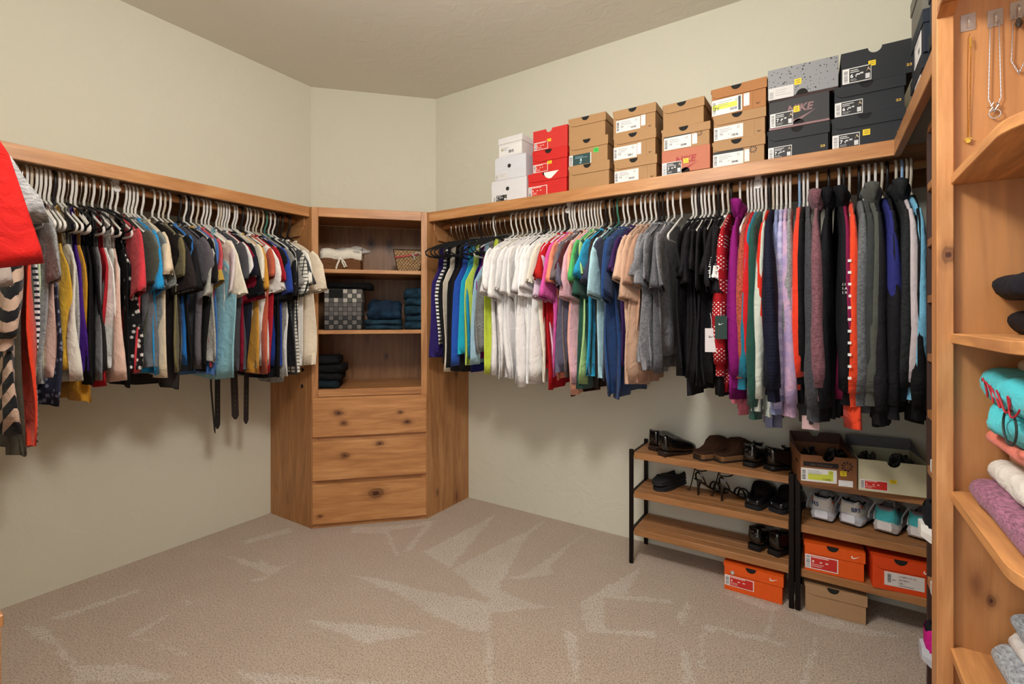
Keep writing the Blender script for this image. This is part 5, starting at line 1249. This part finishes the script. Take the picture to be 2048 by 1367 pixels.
# wicker basket with liner
t = thing('wicker_basket', 'brown wicker basket with white cloth liner tied in a bow', 'basket', cab(.155, .14, Z1), R(45)); t.scale = (1.08, 1.05, 1.36)
wd, dd = .10, .075
WK = plain('#6d4526', .6)
inner = MB().loft([[(-wd + .008, -dd + .008, .002), (wd - .008, -dd + .008, .002), (wd - .008, dd - .008, .002), (-wd + .008, dd - .008, .002)], [(-wd + .004, -dd + .004, .06), (wd - .004, -dd + .004, .06), (wd - .004, dd - .004, .06), (-wd + .004, dd - .004, .06)]], True, True, False)
obj('wall', inner, plain('#3d2614', .8), t)
m = MB()
for r_ in range(9):
    z = .005 + r_ * .0066; pts = []; n = 64
    for i in range(n):
        q = i / n * 4; s_ = int(q); f = q - s_; c = [(-wd, -dd), (wd, -dd), (wd, dd), (-wd, dd), (-wd, -dd)]
        x = c[s_][0] + (c[s_ + 1][0] - c[s_][0]) * f; y = c[s_][1] + (c[s_ + 1][1] - c[s_][1]) * f
        o_ = .0022 * (1 if (i // 2 + r_) % 2 else -1); L_ = math.hypot(x, y); pts.append((x + o_ * x / L_, y + o_ * y / L_, z))
    m.tube(pts, .0034, 5, closed=True)
ob_ = obj('wicker_weave', m, WK, t); ob_['kind'] = 'stuff'
lr = []
for (g, z) in ((1.0, .048), (1.08, .050), (1.09, .075), (1.03, .092), (.95, .085), (.9, .06)):
    ring = []
    for i in range(48):
        q = i / 48 * 4; s_ = int(q); f = q - s_; c = [(-wd, -dd), (wd, -dd), (wd, dd), (-wd, dd), (-wd, -dd)]
        x = c[s_][0] + (c[s_ + 1][0] - c[s_][0]) * f; y = c[s_][1] + (c[s_ + 1][1] - c[s_][1]) * f; ring.append((x * g, y * g + .0, z + .004 * math.sin(i * .9)))
    lr.append(ring)
obj('liner', MB().loft(lr, True), fabric('#d8d2c4'), t, smooth=True)
m = MB().tube([(-.005, -dd - .012, .05), (-.02, -dd - .016, .02), (-.025, -dd - .013, .005)], .005, 6).tube([(.0, -dd - .012, .05), (.018, -dd - .017, .036), (.03, -dd - .016, .015), (.02, -dd - .014, .012), (.004, -dd - .014, .04)], .004, 6).box((-.01, -dd - .017, .046), (.006, -dd - .009, .056))
obj('bow', m, fabric('#d8d2c4'), t)
lump('cloth_bag', 'crumpled pale grey cloth bag lying over the wicker basket', 'bag', cab(.20, .16, Z1 + .085), .13, .065, .036, fabric('#a9a4a0'), 4.2, .3)
# wire basket with burlap
t = thing('wire_basket', 'wire mesh basket lined with tan burlap and red braid', 'basket', cab(.548, .17, Z1), R(45)); t.scale = (1.05, 1.05, 1.3)
a0, a1 = .062, .088
def sq(a, b, z): return [(-a, -b, z), (a, -b, z), (a, b, z), (-a, b, z)]
obj('burlap_liner', MB().loft([sq(a0, .05, .002), sq(a1 - .003, .067, .105)], True, True, False), fabric('#a5855f', 'heather'), t)
m = MB(); WI = plain('#2a2420', .4, .8)
for (s1, s2, f_) in ((-1, -1, 0), (1, -1, 1), (1, 1, 2), (-1, 1, 3)):
    pass
def pf(u, v, side):
    a = a0 + (a1 - a0) * v + .001; b = .051 + .017 * v + .001; x = (2 * u - 1)
    return {0: (x * a, -b, .003 + v * .102), 1: (a, x * b, .003 + v * .102), 2: (-x * a, b, .003 + v * .102), 3: (-a, -x * b, .003 + v * .102)}[side]
for side in range(4):
    for k in range(-6, 9):
        for sl in (1, -1):
            pts = []
            for i in range(7):
                v = i / 6; u = (k / 8 + (v * .75 if sl > 0 else .75 - v * .75))
                if 0 <= u <= 1: pts.append(pf(u, v, side))
            if len(pts) > 1: m.tube(pts, .0007, 4)
obj('wire_mesh', m, WI, t)
obj('rim', MB().tube(sq(a1 + .001, .069, .106), .0022, 6, closed=True).tube([(-a1, -.069, .106), (-a0, -.052, .002)], .0018, 5).tube([(a1, -.069, .106), (a0, -.052, .002)], .0018, 5), WI, t)
m = MB()
for i in range(13): m.box((-.078 + i * .0125, -.0725, .066 + i * .0016), (-.068 + i * .0125, -.066, .073 + i * .0016))
obj('red_braid', m, plain('#b0303c', .7), t)
obj('tassel', MB().tube([(.02, -.075, .086), (.035, -.08, .07), (.03, -.081, .058)], .004, 6).tube([(.035, -.075, .088), (.06, -.08, .092), (.075, -.08, .08)], .0035, 6), plain('#a9a6a4', .7), t)
# checked woven basket
t = thing('woven_basket', 'square basket woven in black, grey and white checks', 'basket', cab(.165, .17, Z2), R(45))
bw, bd, bh = .105, .11, .245
obj('core', MB().box((-bw, -bd, .0), (bw, bd, bh * .80)).box((-bw, -bd, bh * .8), (-bw + .006, bd, bh)).box((bw - .006, -bd, bh * .8), (bw, bd, bh)).box((-bw, bd - .006, bh * .8), (bw, bd, bh)).box((-bw + .0061, -bd, bh * .8), (bw - .0061, -bd + .006, bh)), plain('#141416', .7), t)
tile = MB().box((-.0123, -.0012, -.0123), (.0123, .0012, .0123)).mesh('weave_square', .001); tile.materials.append(plain('#3a3836', .6))
TC = {'W': '#a8a49a', 'G': '#4b4846', 'D': '#2e2c2c', 'K': '#0d0d0f', 'M': '#5f5b58'}
rows = ['WGWGWGWG', 'GWGWGWGW', 'WGWGWGWG', 'MGMGMGMG', 'GMGMGMGM', 'MGMGMGMG', 'KMKGKGKM', 'MKMKMKMK', 'KMKMKMKM']
for side in (0, 1):
    for r_, row in enumerate(rows):
        for c_, ch in enumerate(row):
            z = bh - .015 - r_ * .0265
            if side == 0 and r_ < 2 and c_ < 4 and c_ > 0: continue
            ps = (-bw + .013 + c_ * .0263, -bd - .0013, z) if side == 0 else (bw + .0013, -bd + .013 + c_ * .0275, z)
            o = obj('weave_square', None, plain(TC[ch], .6), t, mesh=tile, loc=ps, rot=(0, 0, 0 if side == 0 else PI / 2))
obj('handle_hole_shade', MB().box((-bw + .027, -bd - .0012, bh - .056), (-bw + .103, -bd - .0001, bh - .004)), plain('#050506', .9), t)  # black sheet paints the shade inside the handle opening
folded('folded_garment', 'black folded cloth on top of the checked basket', 'folded clothing', cab(.06, .10, Z2 + bh + .001), R(45), .27, .15, .04, 1, fabric('#08080a'), 41, None, .008)
DN = fabric('#15303f', 'denim', '#2a4e63')
GJ = 'folded jeans in the corner cabinet'
z = Z2
for i, (x, wd, h, lab, lay) in enumerate([(.285, .225, .030, 'dark blue folded jeans at the bottom of the middle pile', 1), (.285, .225, .032, 'dark blue folded jeans, second in the middle pile', 1), (.30, .20, .115, 'dark blue bulky jeans on top of the middle pile', 1)]):
    folded('folded_jeans', lab, 'jeans', cab(x, .06 + .01 * i, z), R(45), wd, .20, h, lay, fabric('#15303f', 'denim', '#2a4e63') if i < 2 else fabric('#132c44', 'denim', '#254866'), 51 + i, GJ, .009 if i < 2 else .020); z += h * .97
z = Z2
for i, h in enumerate((.05, .042, .06, .045, .065)):
    folded('folded_jeans', 'dark blue folded jeans, %s from the bottom of the right pile' % ['first', 'second', 'third', 'fourth', 'fifth'][i], 'jeans', cab(.522 + .006 * (i % 2), .05 + .006 * ((i * 2) % 3), z), R(45), .17, .22, h, 1, fabric('#12303f', 'denim', '#27506a'), 61 + i, GJ, .012); z += h * .97
z = Z3
for i, (h, c) in enumerate([(.045, '#12222c'), (.05, '#0e0e12'), (.05, '#0b0b0f'), (.05, '#101014')]):
    folded('folded_garment', ['navy folded trousers at the bottom of the lower shelf pile', 'black folded trousers, second in the lower shelf pile', 'black folded trousers, third in the lower shelf pile', 'black folded trousers on top of the lower shelf pile'][i], 'folded clothing', cab(-.07, .05 + .008 * (i % 2), z), R(45), .21 + .015 * (i % 3), .20, h, 1, fabric(c), 71 + i, 'folded trousers in the corner cabinet', .008); z += h * .97
